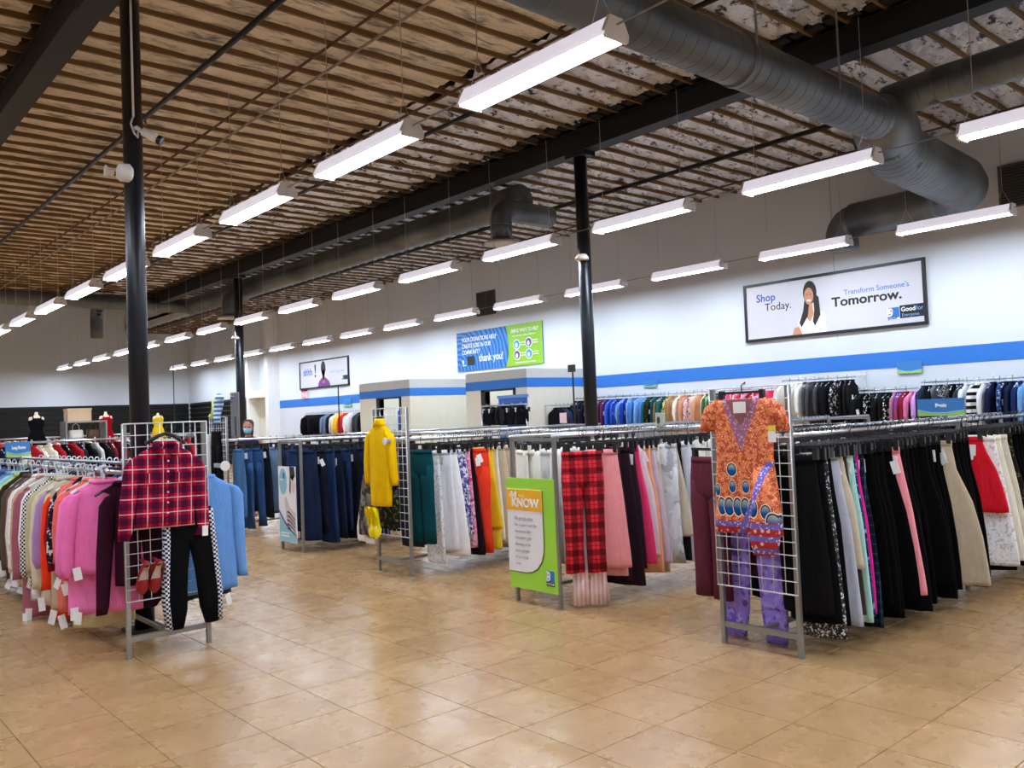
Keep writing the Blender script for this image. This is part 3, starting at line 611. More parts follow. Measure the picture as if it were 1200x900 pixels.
# ================================================================ RACKS
def grid_mesh(wd, z0, z1, pitch=.08, r=.0031):
    m = MB(); n = max(3, round(wd / pitch)); k = round((z1 - z0) / pitch)
    for i in range(n + 1): x = -wd / 2 + wd * i / n; m.tube([(0, x, z0), (0, x, z1)], r * (1.5 if i in (0, n) else 1), 5)
    for j in range(k + 1): z = z0 + (z1 - z0) * j / k; m.tube([(-.006, -wd / 2, z), (-.006, wd / 2, z)], r * (1.5 if j in (0, k) else 1), 5)
    return m
def rack(label, x, y, L, wd, rail, rz, top_z, grid=True, foot=True, dark=False, arms=()):
    """double rail clothes rack running along local +x; end at the origin; wd between the rails"""
    o = thing('clothing_rack', label, 'rack', (x, y, 0), rz, 'double-rail clothing racks')
    M_ = STEEL
    for s_ in (-1, 1):
        rl = mk('rail', MB().tube([(-.02, 0, 0), (L, 0, 0)], .0155, 10), CHROME, o, True, loc=(0, s_ * wd / 2, rail - .018))
        for px in (0, L * .5, L): mk('post', MB().box(-.014, .014, -.014, .014, 0, (top_z if px == 0 and grid else rail - .03)), M_, o, loc=(px, s_ * wd / 2, 0))
    for px in (0, L * .5, L):
        if foot: mk('foot_bar', MB().box(-.012, .012, -wd / 2 + .015, wd / 2 - .015, .11, .145), M_, o, loc=(px, 0, 0))
        mk('cross_bar', MB().box(-.012, .012, -wd / 2 + .015, wd / 2 - .015, rail - .055, rail - .03), M_, o, loc=(px, 0, 0))
    mk('base_rail', MB().box(.015, L, -.012, .012, .115, .14), M_, o)
    if grid: mk('grid_panel', grid_mesh(wd + .03, .38, top_z), WIRE, o, True, loc=(-.022, 0, 0))
    for (ay, az) in arms:
        a_ = mk('display_arm', MB().box(-.20, -.02, -.008, .008, -.015, .015), CHROME, o, loc=(0, ay, az)); mk('end_disc', MB().lathe([(.034, -.206), (.036, -.203), (.034, -.199)], 14, 'x'), WHITEP, a_)
    return o
R1Y, R2Y, R3Y, R4Y, R5Y = 3.03, 5.06, 7.185, 9.51, 11.88
rack('nearest clothing rack at right, black trousers on its side and a white wire grid end', 4.64, R1Y, 5.0, .54, 1.35, 0, 1.64)
rack('clothing rack with the lime green sign on its end', 4.64, R2Y, 5.2, .50, 1.36, 0, 1.36, grid=False)
rack('clothing rack with the mustard dress on its wire grid end', 4.68, R3Y, 5.2, .58, 1.34, 0, 1.64, arms=((-.20, 1.32),))
rack('clothing rack of blue jeans with the pale poster on its end', 4.75, R4Y, 5.2, .54, 1.34, 0, 1.34, grid=False)
rack('jeans rack farthest back in the middle, a black garment on its grid end', 4.85, R5Y, 5.2, .54, 1.34, 0, 1.66)
rack('left clothing rack of bright tops with the plaid shirt on its grid end', 2.08, 6.04, 6.5, .54, 1.26, pi / 2, 1.57, arms=((-.34, 1.25),))
# --- nearest right rack: near rail (all fabrics in order away from the grid)
BLK = [fabric((4, 4, 5)), fabric((7, 7, 8)), fabric((10, 10, 12)), fabric((5, 5, 7))]
blk_lab = 'plain black trousers hanging in the black run of the nearest right rack'
y = R1Y - .27
seqR1 = [(4.70, fabric((17, 16, 17)), 'charcoal black trousers hanging first beside the right grid end', .94), (4.76, fabric((12, 13, 16)), 'black trousers hanging second from the right grid end', 1.0), (4.82, KNIT_GREY, 'grey and white knit trousers, its hem showing lowest beside the right grid', 1.10), (4.87, fabric((10, 11, 14)), 'wide black trousers just before the cream and grey-blue pair', 1.02),
 (4.955, fabric((176, 180, 196)), 'grey-blue slim trousers hanging among black ones on the nearest right rack', 1.04), (5.01, fabric((200, 188, 164)), 'cream trousers tucked beside the grey-blue pair on the right rack', .70), (5.05, fabric((66, 58, 50)), 'dark olive brown trousers hanging beside the mint green pair', .99), (5.11, fabric((168, 214, 204)), 'mint green trousers hanging on the nearest right rack', 1.05), (5.17, BLUE_PRINT, 'blue patterned leggings hanging beside the mint green pair', 1.02),
 (5.22, fabric((214, 40, 140)), 'magenta edged leggings hanging on the nearest right rack', 1.02), (5.28, PLAID_DARK, 'navy and green plaid trousers with the lowest hem near the mint pair', 1.12)]
for x, m_, lab, L in seqR1: garment('trousers', TR(int(x * 100) % 6, L, .13, .16), m_, lab, 'trousers', (x, y + rnd(-.01, .01), 1.35), pi / 2 + rnd(.0, .2), 0, tags=1 if x > 4.9 else 0, tx=-.09)
xs = 5.34; k = 0
while xs < 9.5:
    if not (5.60 < xs < 5.70 or 6.44 < xs < 6.56 or 7.0 < xs < 7.5):
        garment('trousers', TR(k % 6, (.98, 1.06, 1.10)[k % 3], .15, .19 + .02 * (k % 2)), BLK[k % 4], blk_lab, 'trousers', (xs, y + rnd(-.02, .02), 1.35), pi / 2 + rnd(-.08, .25), 0, 'black trousers of the nearest right rack', tags=(k % 4 == 0) * 1, tx=-.1, scale=(rnd(.94, 1.08), 1, 1))
    xs += .075 + .01 * (k % 3); k += 1
for x, m_, lab, L, wt, wb, a_ in ((5.62, fabric((240, 150, 158)), 'coral pink slim trousers standing out among the black ones at right', .96, .15, .17, .22), (6.46, fabric((186, 170, 146)), 'wide beige trousers hanging between black ones at right', 1.04, .15, .25, .35), (7.05, fabric((206, 28, 44)), 'short bright red garment at the far end of the black run', .58, .15, .20, .35), (7.15, LACE_WHITE, 'cream lace trousers beside the red garment at right', 1.0, .2, .22, .3), (7.27, fabric((232, 226, 208)), 'cream trousers with a sticker at the right picture edge', .98, .2, .23, .45), (7.4, fabric((214, 206, 186)), 'pale beige trousers behind the cream pair at right', .9, .2, .22, .3), (7.5, OLIVE_PRINT, 'olive patterned trousers at the right edge beside the cream pair', 1.0, .2, .24, .4)):
    garment('trousers', TR(7, L, wt, wb), m_, lab, 'trousers', (x, y - .05, 1.35), pi / 2 + a_, 0, tags=2, tx=-.1)
# rear rail of that rack: the pieces seen left of and through the grid
y = R1Y + .27
garment('trousers', gm(('trousers', 'maroon'), lambda: trousers(.17, .17, .93, True, .03, .01, 0, 3, spread=.2)), fabric((92, 40, 56)), 'maroon trousers hanging left of the orange tunic grid', 'trousers', (4.76, y + .15, 1.33), pi / 2 - .25, 0)
garment('trousers', gm(('trousers', 'lace'), lambda: trousers(.20, .13, 1.19, True, .03, .012, 0, 5, spread=1.1)), LACE_PURPLE, 'lilac lace trousers reaching the floor behind the right grid', 'trousers', (4.86, y - .10, 1.33), pi / 2, 0)
garment('trousers', TR(2, .80, .18, .2), fabric((74, 34, 48)), 'dark wine trousers seen through the right grid behind the tunic', 'trousers', (4.94, y - .15, 1.33), pi / 2, 0)
garment('trousers', TR(4, .95, .22, .24), fabric((16, 16, 18)), 'black trousers seen through the right grid behind the tunic', 'trousers', (5.02, y - .25, 1.33), pi / 2, 0)
for k in range(14): garment('trousers', TR(k % 6, 1.0), BLK[k % 4], 'dark trousers on the rear rail of the nearest right rack', 'trousers', (5.15 + k * .2, y + rnd(-.02, .02), 1.35), pi / 2 + rnd(-.2, .2), 0, 'rear rail of the nearest right rack')
# orange tunic hung on the grid face
def tunic():
    m = MB(); t = .03
    m.loft([(0, -.03, .17, t * .5), (0, -.06, .20, t * .8), (0, -.14, .215, t), (0, -.24, .21, t * 1.2), (0, -.40, .20, t * 1.3), (0, -.60, .222, t * 1.3), (0, -.80, .235, t * 1.2), (0, -.865, .238, t)], 22, .012, 22, 1.0)
    m.loft([(.13, -.45, .05, t * 1.1), (.14, -.70, .09, t * 1.2), (.13, -.90, .10, t), (.12, -.985, .07, t * .8)], 14, .012, 30, 2, -.02)
    for s_ in (-1, 1): m.loft([(s_ * .16, -.035, .04, t * .6), (s_ * .21, -.08, .065, t), (s_ * .245, -.15, .062, t), (s_ * .272, -.235, .05, t * .8)], 12, .006, 30, s_)
    return m
o = tag(put('tunic', gm(('tunic', 1), tunic), None, (4.56, R1Y + .0, 1.60), -pi / 2, TUNIC), 'orange patterned tunic with blue ovals hung on the right wire grid', 'tunic'); o.rotation_euler = (0, 0, -pi / 2)
mk('hanger', MB().box(-.155, .155, -.006, .006, .0, .014).box(-.16, -.13, -.014, .014, -.06, .02).box(.13, .16, -.014, .014, -.06, .02).tube([(0, 0, .01), (0, .0, .05), (.015, .02, .07), (.0, .04, .06)], .004, 6), BLACKP, o)
mk('price_tag', MB().box(.20, .25, -.045, -.043, -.30, -.20), TAGP, o); mk('price_tag', MB().box(.20, .25, -.046, -.0455, -.235, -.20), TAGY, o)
mk('neck_label', MB().box(-.04, .05, -.04, -.038, -.12, -.05), TAGP, o)
mk('lining', MB().prism([(-.10, -.035), (.10, -.035), (0, -.20)], 1, -.034, -.030), plain('tunic_inside', (150, 92, 96), .9), o)
# --- green sign rack
y = R2Y - .25
garment('trousers', gm(('trousers', 'pyjama'), lambda: trousers(.155, .15, .93, True, .035, .014, 0, 9, spread=.1)), PLAID_PANT, 'red and black plaid flannel trousers beside the lime green sign', 'trousers', (4.77, y - .17, 1.36), -.72, 0)
garment('trousers', gm(('trousers', 'stripe'), lambda: trousers(.12, .13, 1.19, True, .03, .02, .02, 4, spread=.3)), STRIPE_PINK, 'pink and white striped trousers reaching the floor under the plaid pair', 'trousers', (4.835, y - .14, 1.36), -.7, 0)
garment('trousers', TR(3, .92, .15, .16), fabric((238, 152, 154)), 'salmon pink trousers next to the red plaid pair', 'trousers', (4.96, y - .17, 1.36), pi / 2 + .75, 0)
garment('trousers', TR(1, 1.0, .14, .15), fabric((244, 170, 170)), 'pale pink trousers hanging behind the salmon pair', 'trousers', (5.05, y - .10, 1.36), pi / 2 + .5, 0, tags=1, tx=-.1)
seqR2 = [(5.19, (52, 28, 38), 'dark plum flared trousers next to the salmon pair', 1.08), (5.28, (42, 26, 34), 'blackish plum trousers with a yellow tag by the pink ones', 1.12), (5.37, (48, 30, 42), 'dark plum trousers just left of the hot pink pair', 1.0), (5.44, (232, 60, 112), 'hot pink trousers peeking out beside the plum ones', .96), (5.50, (226, 206, 216), 'pale lilac trousers beside the hot pink pair', .92), (5.57, (240, 168, 122), 'peach trousers with the hem below the lilac pair', 1.06), (5.64, (206, 186, 204), 'lilac trousers between peach and beige ones', .98), (5.73, (214, 198, 170), 'beige chinos left of the grey tie-dye trousers', 1.08), (5.95, (210, 196, 172), 'light khaki trousers right of the grey tie-dye pair', .8), (6.02, (26, 24, 28), 'black trousers between khaki and white ones on the green sign rack', 1.02), (6.10, (226, 228, 236), 'bluish white trousers right of the grey tie-dye pair', 1.04), (6.2, (240, 240, 240), 'white trousers second in the white run by the maroon pair', 1.05), (6.32, (236, 232, 224), 'off-white trousers third in the white run by the maroon pair', 1.03)]
for x, c, lab, L in seqR2: garment('trousers', TR(int(x * 37) % 6, L, .155, .18 + .03 * (c[0] > 220)), fabric(c), lab, 'trousers', (x, y + rnd(-.02, .01), 1.36), pi / 2 + rnd(.1, .45), 0, tags=1 if int(x * 100) % 2 else 0, tx=-.12)
garment('trousers', TR(5, 1.02, .18, .2, True), TIEDYE, 'grey and white tie-dye trousers in the middle of the green sign rack', 'trousers', (5.83, y - .03, 1.36), pi / 2 + .5, 0)
for k in range(16): garment('trousers', TR(k % 6, 1.0), fabric([(232, 228, 218), (240, 240, 240), (206, 196, 178)][k % 3]), 'pale trousers at the far end of the green sign rack', 'trousers', (6.45 + k * .16, y + rnd(-.02, .02), 1.36), pi / 2 + rnd(-.1, .3), 0, 'pale trousers beyond the maroon pair')
y = R2Y + .25
for k, (c, L) in enumerate([((236, 232, 222), .98), ((240, 240, 240), 1.0), ((240, 238, 232), .96), ((232, 226, 216), 1.0), ((238, 238, 240), .9), ((220, 214, 206), 1.0)]):
    garment('trousers', TR(k, L, .19, .22), fabric(c), 'white trousers on the rear rail above the lime green sign', 'trousers', (4.86 + k * .12, y + .02, 1.36), pi / 2 - .3 + rnd(-.2, .2), 0, 'white trousers behind the lime green sign')
garment('trousers', TR(6, 1.16, .19, .24), fabric((228, 224, 214)), 'long off-white trousers hanging left of the lime green sign', 'trousers', (4.9, y + .17, 1.36), pi / 2 - .5, 0)
# lime green sign on that rack's end
def sign_board(t, wd, ht, mat, th=.018): return mk('panel', MB().box(-th, 0, -wd / 2, wd / 2, 0, ht), mat, t)
LIME = plain('lime_board', (160, 220, 66), .45, 0, .02); ORNG = plain('orange_header', (250, 186, 40), .45, 0, .02); PAPERW = plain('sign_white', (236, 236, 240), .45, 0, .02)
t = thing('sign_board', 'lime green sign board reading KNOW on the middle rack end', 'sign', (4.61, R2Y, .12))
sign_board(t, .56, .89, LIME)
mk('edge_strip', MB().box(-.016, .004, -.305, -.281, 0, .89), STEEL, t)
def fl(name, pts, mat, x, dx=.002): return mk(name, MB().prism([(.28 - a, b) for a, b in pts], 0, x - dx, x), mat, t)
fl('white_panel', [(.0, .135), (.20, .135), (.27, .145), (.34, .18), (.39, .24), (.415, .31), (.42, .38), (.42, .80), (.0, .80)], PAPERW, -.018, .006)
fl('shadow_edge', [(.42, .38), (.42, .80), (.428, .80), (.428, .375), (.422, .30), (.397, .232), (.345, .17), (.27, .135), (.20, .126), (0, .126), (0, .135), (.20, .135), (.27, .145), (.34, .18), (.39, .24), (.415, .31)], plain('olive_edge', (84, 92, 44), .6), -.018, .004)
fl('orange_header', [(.0, .63), (.42, .63), (.42, .80), (.0, .80)], ORNG, -.024)
LT = lambda s_, size, mat, px, pz, bold=0.0, xs_=1.0: text('lettering', s_, size, mat, t, (-.0275, .28 - px, pz), RW, bold, 'LEFT', xs_)
LT('did', .07, WHITEINK, .035, .735, .0015); LT('you', .05, plain('cream_ink', (255, 226, 150), .6), .145, .735); LT('KNOW', .098, WHITEINK, .06, .66, .0025); LT('...', .08, WHITEINK, .33, .66)
for k, ln in enumerate(('We greatly value', 'the support and the', 'donations that', 'customers give', 'allowing us to', 'serve people', 'in our local', 'area.')):
    text('lettering', ln, .041, GREYINK, t, (-.0255, .28 - .085, .555 - .052 * k), RW, 0, 'LEFT', .80)
def small_logo(t, y0, z0, s, x):
    Q = lambda nm, pts, mat, xx: mk(nm, MB().prism([(y0 - a, z0 + b) for a, b in pts], 0, xx - .0015, xx), mat, t)
    Q('logo_square', rect(0, s, .0, s * 1.35), BLUEP, x); Q('logo_face', ell(.25 * s, 1.0 * s, .25 * s, .3 * s), WHITEINK, x - .0015); Q('logo_face', rect(0, .12 * s, .5 * s, 1.35 * s), WHITEINK, x - .0015)
    Q('logo_face', [(.36 * s, .95 * s), (.5 * s, .95 * s), (.48 * s, .62 * s), (.3 * s, .46 * s), (.03 * s, .44 * s), (.03 * s, .54 * s), (.25 * s, .58 * s), (.35 * s, .7 * s)], WHITEINK, x - .0015)
    Q('logo_eye', ell(.3 * s, 1.03 * s, .07 * s, .07 * s, 10), INK, x - .003); Q('logo_band', rect(0, s, .0, .36 * s), INK, x - .0015); Q('logo_band', rect(.08 * s, s * .94, .1 * s, .28 * s), WHITEINK, x - .003)
    text('lettering', 'goodwill', .2 * s, INK, t, (x - .0052, y0 - .1 * s, z0 + .13 * s), RW)
small_logo(t, -.155, .055, .088, -.018)
# --- mustard dress rack
y = R3Y - .29
garment('trousers', gm(('trousers', 'teal'), lambda: trousers(.17, .14, .90, True, .03, .012, 0, 12, spread=.5)), fabric((12, 66, 74)), 'dark teal trousers just right of the mustard dress grid', 'trousers', (4.82, y - .02, 1.36), pi / 2 + .02, 0)
garment('trousers', TR(2, 1.10, .11, .13), LACE_WHITE, 'white lace-hemmed trousers behind the teal pair', 'trousers', (4.99, y + .04, 1.34), pi / 2, 0)
seqR3 = [(5.04, fabric((226, 228, 234)), 'white slim trousers just right of the teal pair', .98), (5.11, fabric((240, 240, 244)), 'white flared trousers left of the violet floral pair', 1.04), (5.21, PURPLE_PRINT, 'blue and violet floral leggings on the mustard dress rack', .86), (5.27, PINK_PRINT, 'pink floral leggings peeking out behind the violet ones', .98), (5.33, fabric((28, 20, 24)), 'black trousers just left of the orange-red pair', 1.05), (5.53, fabric((240, 208, 44)), 'bright yellow trousers right of the orange-red pair', .82), (5.58, fabric((240, 208, 60)), 'yellow trousers with the lower hem behind the bright yellow pair', 1.04), (5.66, fabric((238, 232, 220)), 'cream trousers right of the yellow pair', .96), (5.74, fabric((206, 192, 164)), 'khaki trousers second right of the yellow pair', 1.0), (5.84, fabric((216, 196, 170)), 'tan trousers third right of the yellow pair', .98), (5.93, fabric((210, 182, 150)), 'sand trousers fourth right of the yellow pair', 1.08), (6.05, fabric((232, 224, 206)), 'pale cream trousers left of the off-white long pair', 1.0)]
for x, m_, lab, L in seqR3: garment('trousers', TR(int(x * 29) % 6, L, .15, .17), m_, lab, 'trousers', (x, y + rnd(-.03, .0), 1.34), pi / 2 + rnd(.05, .35), 0, tags=1 if int(x * 100) % 3 == 0 else 0, tx=-.1)
garment('trousers', gm(('trousers', 'red'), lambda: trousers(.15, .17, 1.04, True, .03, .01, .0, 14, spread=.3)), fabric((232, 62, 40)), 'orange-red trousers with a white sticker on the mustard dress rack', 'trousers', (5.40, y - .15, 1.34), pi / 2 + .35, 0, tags=2, tx=-.08)
for k in range(14): garment('trousers', TR(k % 6, 1.06), fabric([(236, 232, 222), (228, 220, 206), (240, 240, 238)][k % 3]), 'cream trousers in the pale run behind the lime green sign', 'trousers', (6.14 + k * .13, y + rnd(-.02, .02), 1.34), pi / 2 + rnd(.1, .4), 0, 'pale run of the mustard dress rack')
y = R3Y + .29
garment('trousers', gm(('trousers', 'white flare'), lambda: trousers(.22, .27, 1.0, False, .022, .016, 0, 8, lean_=.36)), fabric((236, 236, 238)), 'white flared trousers left of the mustard dress grid', 'trousers', (4.88, y + .33, 1.34), pi / 2 - .2, 0)
garment('trousers', gm(('trousers', 'camo'), lambda: trousers(.20, .24, .90, False, .022, .016, 0, 6, lean_=.24)), CAMO, 'grey camouflage trousers left of the mustard dress', 'trousers', (4.80, y + .26, 1.34), pi / 2 - .2, 0)
for k in range(12): garment('trousers', TR(k % 6, 1.0), fabric([(40, 44, 56), (60, 62, 70), (90, 90, 96)][k % 3]), 'grey trousers on the rear rail of the mustard dress rack', 'trousers', (5.08 + k * .16, y, 1.34), pi / 2 + rnd(-.2, .2), 0, 'rear rail of the mustard dress rack')
def dress():
    m = top(.80, .175, .185, .56, .04, .01, 'turtle', 6, .045, -.08)
    return m
MUST = fabric((246, 194, 12)); garment('dress', gm(('dress', 1), dress), MUST, 'mustard yellow turtleneck sweater dress hung on the middle wire grid', 'dress', (4.57, R3Y + .03, 1.56), -pi / 2, None)
o = bpy.data.objects['dress']; mk('hanger', MB().tube([(0, 0, -.02), (0, 0, .05), (.012, .03, .075)], .006, 6).box(-.04, .04, -.01, .01, -.02, .0), BLACKP, o)
garment('skirt', gm(('skirt', 1), lambda: trousers(.14, .20, .42, False, .03, .016, 0, 2, -.02)), OLIVE_PRINT, 'olive and black patterned skirt hung under the mustard dress', 'skirt', (4.60, R3Y - .05, .90), -pi / 2, None)
# --- jeans racks
DN = [denim((16, 28, 54)), denim((12, 18, 32)), denim((22, 42, 76)), denim((14, 24, 42)), denim((18, 34, 66)), denim((10, 14, 24))]
DL = ['indigo', 'blue-black', 'mid blue', 'dark blue', 'deep blue', 'midnight']
y = R4Y - .27
for k in range(13):
    x = 4.84 + k * .115
    garment('jeans', TR(k % 6, (1.06, .98, 1.1)[k % 3], .15, .16, k % 3 == 1), DN[k % 6], '%s jeans, %s along from the pale poster end of its rack' % (DL[k % 6], ORD[k]), 'jeans', (x, y + rnd(-.06, .03), 1.34), (pi / 2 + rnd(-.1, .45)), 0, tags=(0, 2, 0, 3)[k % 4], tx=-.1, tz=-.22)
for k in range(8): garment('jeans', TR(k % 6, 1.0), DN[(k + 2) % 6], 'dark jeans on the rear rail behind the pale poster', 'jeans', (4.95 + k * .2, R4Y + .27, 1.34), pi / 2 + rnd(-.4, .2), 0, 'rear rail jeans behind the pale poster', tags=k % 2)
y = R5Y - .27
LB = [denim((58, 92, 132)), denim((44, 76, 116)), denim((36, 66, 106)), denim((14, 18, 28)), denim((96, 120, 150)), denim((18, 30, 50)), denim((30, 56, 96)), denim((24, 44, 78)), denim((26, 48, 90))]
for k in range(9):
    garment('jeans', TR(k % 6, (.95, 1.12, 1.1, .98, .92)[k % 5], .15, .17, k in (1, 2)), LB[k], '%s jeans, %s from the grid on the farthest jeans rack' % (['light blue', 'faded blue', 'washed blue', 'blackish', 'pale grey-blue', 'dark navy', 'medium blue', 'navy', 'royal blue'][k], ORD[k]), 'jeans', (4.98 + k * .12, y - .06 + rnd(-.03, .03), 1.34), pi / 2 + rnd(.0, .5), 0, tags=k % 2, tx=-.1)
for k in range(10): garment('jeans', TR(k % 6, 1.05), DN[k % 6], 'dark jeans at the far end of the farthest jeans rack', 'jeans', (6.2 + k * .18, y, 1.34), pi / 2 + rnd(0, .4), 0, 'far jeans of the farthest jeans rack')
garment('trousers', TR(2, 1.05, .16, .2, True), fabric((14, 14, 16)), 'black garment hung on the grid end of the farthest jeans rack', 'trousers', (4.80, R5Y - .02, 1.60), -pi / 2, None)
garment('trousers', TR(5, .7, .05, .06), fabric((196, 198, 200)), 'narrow pale grey scarf hung on the farthest grid', 'scarf', (4.78, R5Y + .2, 1.56), -pi / 2, None)
# poster on the first jeans rack
t = thing('sign_board', 'pale blue and white poster of striped clothing on the jeans rack end', 'sign', (4.73, R4Y + .05, .10))
sign_board(t, .44, .91, PAPERW, .012)
AQUA = plain('aqua_ink', (140, 196, 212), .5); PURP = plain('violet_ink', (96, 52, 150), .5)
def fl2(name, pts, mat, x=-.012): return mk(name, MB().prism([(.22 - a, b) for a, b in pts], 0, x - .002, x), mat, t)
fl2('aqua_oval', ell(.125, .73, .10, .16), AQUA); fl2('aqua_foot', [(0, 0), (.44, 0), (.44, .12), (.30, .15), (.15, .22), (0, .36)], AQUA)
fl2('violet_curve', [(0, .36), (.15, .22), (.30, .15), (.30, .17), (.16, .245), (0, .39)], PURP, -.0145); fl2('print_hair', [(.30, .91), (.42, .91), (.44, .80), (.37, .74), (.31, .78)], HAIRINK); fl2('print_hair', [(.30, .78), (.33, .74), (.31, .58), (.29, .62)], HAIRINK)
fl2('print_face', ell(.385, .70, .055, .11), plain('poster_skin', (226, 206, 200), .5)); fl2('print_arm', [(.16, .52), (.20, .55), (.30, .42), (.42, .36), (.42, .16), (.32, .17), (.2, .25)], plain('poster_grey', (208, 200, 204), .5))
for k in range(5): fl2('print_stripe', [(.22, .38 - .05 * k), (.28, .37 - .05 * k), (.42, .28 - .045 * k), (.42, .265 - .045 * k), (.28, .35 - .05 * k), (.22, .36 - .05 * k)], plain('poster_plum', (92, 66, 76), .5), -.0145)
for k in range(2): fl2('print_text', rect(.05, .26, .10 - .035 * k, .115 - .035 * k), WHITEINK, -.0145)
text('lettering', 'jeans', .05, WHITEINK, t, (-.0145, .18, .74), RW, 0)
fl2('sign_mark', ell(.15, .80, .022, .04, 12), BLUEP, -.0145)
# --- left rack: near rail tops, in order from the grid
xr = 2.08 - .27
garment('blouse', TP(5, .70, .84, .09, .085, .03), fabric((52, 20, 36)), 'dark maroon narrow long top hanging nearest the left grid', 'top', (xr + .04, 6.14, 1.25), -.12, 2)
seqL = [(6.24, 'top', fabric((244, 118, 184)), 'hot pink sweatshirt hanging just behind the dark maroon top', .62, .60), (6.33, 'top', fabric((250, 128, 190)), 'longer hot pink top below the hot pink sweatshirt', .90, .62), (6.48, 'top', fabric((246, 92, 88)), 'coral red cardigan next to the pink sweatshirts', .72, .60), (6.60, 'top', fabric((240, 110, 104)), 'lighter coral top behind the coral cardigan', .7, .55), (6.72, 'top', FLORAL_PINK, 'pale pink floral blouse beside the coral cardigan', .80, .6), (6.84, 'top', FLORAL_BW, 'black and white floral blouse on the left rack', .74, .6), (6.94, 'top', fabric((150, 24, 44)), 'crimson cardigan left of the floral blouse', .5, .5), (7.06, 'top', fabric((244, 66, 30)), 'bright orange-red top on the left rack', .82, .62), (7.18, 'top', fabric((248, 226, 120)), 'lemon yellow top on the left rack', .55, .5), (7.26, 'top', fabric((176, 140, 196)), 'lilac top beside the lemon yellow one', .52, .5), (7.36, 'top', fabric((216, 206, 180)), 'beige knitted jumper on the left rack', .8, .66), (7.48, 'top', fabric((200, 186, 150)), 'khaki blouse beside the beige knitted jumper', .7, .6), (7.58, 'top', fabric((226, 222, 196)), 'pale cream top between khaki and checked tops', .6, .6), (7.68, 'top', CHECK_BW, 'black and white checked shirt on the left rack', .72, .62), (7.80, 'top', fabric((242, 242, 244)), 'white blouse on the left rack beside the checked shirt', .70, .62), (7.92, 'top', fabric((168, 96, 110)), 'dusty rose blouse behind the white blouse', .86, .6), (8.04, 'top', fabric((206, 170, 140)), 'tan jumper left of the dusty rose blouse', .75, .6), (8.18, 'top', LACE_WHITE, 'white knitted cardigan left of the tan jumper', .78, .66), (8.32, 'top', fabric((226, 222, 214)), 'off-white cardigan beside the white knitted one', .7, .6), (8.46, 'top', fabric((126, 86, 82)), 'mauve brown cardigan on the left rack', .66, .6), (8.60, 'top', fabric((92, 80, 68)), 'brown cardigan beside the mauve brown one', .7, .6), (8.74, 'top', fabric((54, 50, 42)), 'dark olive jacket on the left rack', .86, .66), (8.90, 'top', fabric((214, 222, 110)), 'lime yellow top left of the dark olive jacket', .55, .5), (9.05, 'top', fabric((150, 206, 224)), 'sky blue shirt left of the lime yellow top', .76, .64), (9.22, 'top', fabric((128, 176, 210)), 'light blue shirt second from the lime yellow top', .74, .64), (9.40, 'top', fabric((110, 130, 160)), 'slate blue denim shirt at the left picture edge', .72, .6), (9.58, 'top', fabric((70, 110, 160)), 'medium blue denim shirt at the left picture edge', .8, .6), (9.76, 'top', fabric((236, 140, 150)), 'pink top showing above the blue shirts at left', .6, .5), (9.94, 'top', fabric((40, 60, 110)), 'navy top at the left picture edge', .8, .6), (10.12, 'top', fabric((60, 110, 180)), 'bright blue top farthest left on the left rack', .8, .6)]
for k, (yy, nm, m_, lab, L, sl) in enumerate(seqL):
    garment('blouse', TP(k % 4, L, sl, .2, .225 + .01 * (k % 3)), m_, lab, 'top', (xr + rnd(-.03, .0) - (.03 if k < 2 else 0), yy, 1.26), -.42 if k < 2 else rnd(-.75, -.35), 3 if k % 3 else 2, tags=1 + k % 2, tz=-L - .02, tx=-.18, scale=None if k < 6 else (1, 1, rnd(1.12, 1.34)))
for k, yy in enumerate((10.3, 10.5, 10.7, 10.9, 11.1, 11.3, 11.5, 11.7, 11.9)): garment('blouse', TP(k % 4, .72), fabric([(60, 80, 120), (160, 170, 180), (40, 44, 60)][k % 3]), 'top at the far hidden end of the left rack', 'top', (xr, yy, 1.26), rnd(-.3, 0), 3, 'far tops of the left rack')
for k, (yy, c, L) in enumerate([(6.5, (214, 206, 160), 1.02), (7.1, (200, 180, 150), .98), (7.75, (206, 200, 190), 1.0), (6.9, (236, 120, 110), .96)]):
    garment('blouse', TP(k, L, 0, .19, .2), fabric(c), ['leopard trimmed cream dress, lowest hem beside the pink sweatshirts', 'beige dress with a low hem under the orange-red top', 'grey-beige dress with a low hem under the white blouse', 'pale coral dress with a low hem under the lilac top'][k], 'dress', (xr - .02, yy, 1.26), -.15, 3, tags=1, tz=-.95, tx=-.1)
# rear rail: blue sweatshirt nearest the grid, then the run behind
xr2 = 2.08 + .27
garment('sweatshirt', TP(9, .84, .74, .22, .235, .045), fabric((106, 156, 222)), 'light blue sweatshirt hanging at the right of the left grid', 'sweatshirt', (xr2 + .07, 6.22, 1.24), .12, 2, tags=1, tz=-.95, tx=.1)
garment('sweatshirt', TP(8, .90, .7, .22, .235, .04), fabric((44, 46, 54)), 'dark charcoal top behind the light blue sweatshirt', 'top', (xr2 + .08, 6.36, 1.24), .05, 2, tags=1, tz=-.98, tx=.05)
for k in range(20): garment('blouse', TP(k % 4, .76), fabric([(60, 64, 76), (120, 40, 60), (190, 190, 196), (40, 60, 100), (26, 26, 30)][k % 5]), 'top on the rear rail of the left rack, behind the bright ones', 'top', (xr2 + .02, 7.15 + k * .2, 1.26), rnd(-.1, .2), 3, 'rear rail tops of the left rack')
aisle_sign('blue and green sign reading Long Sleeves above the left rack', (1.76, 9.0, 1.325), pi / 2 + .75, .33, .135, 'Long Sleeves')
tag(mk('sign_post', MB().tube([(1.79, 9.03, 1.27), (1.79, 9.03, 1.40)], .006), STEEL), 'thin post holding the Long Sleeves sign', 'post')
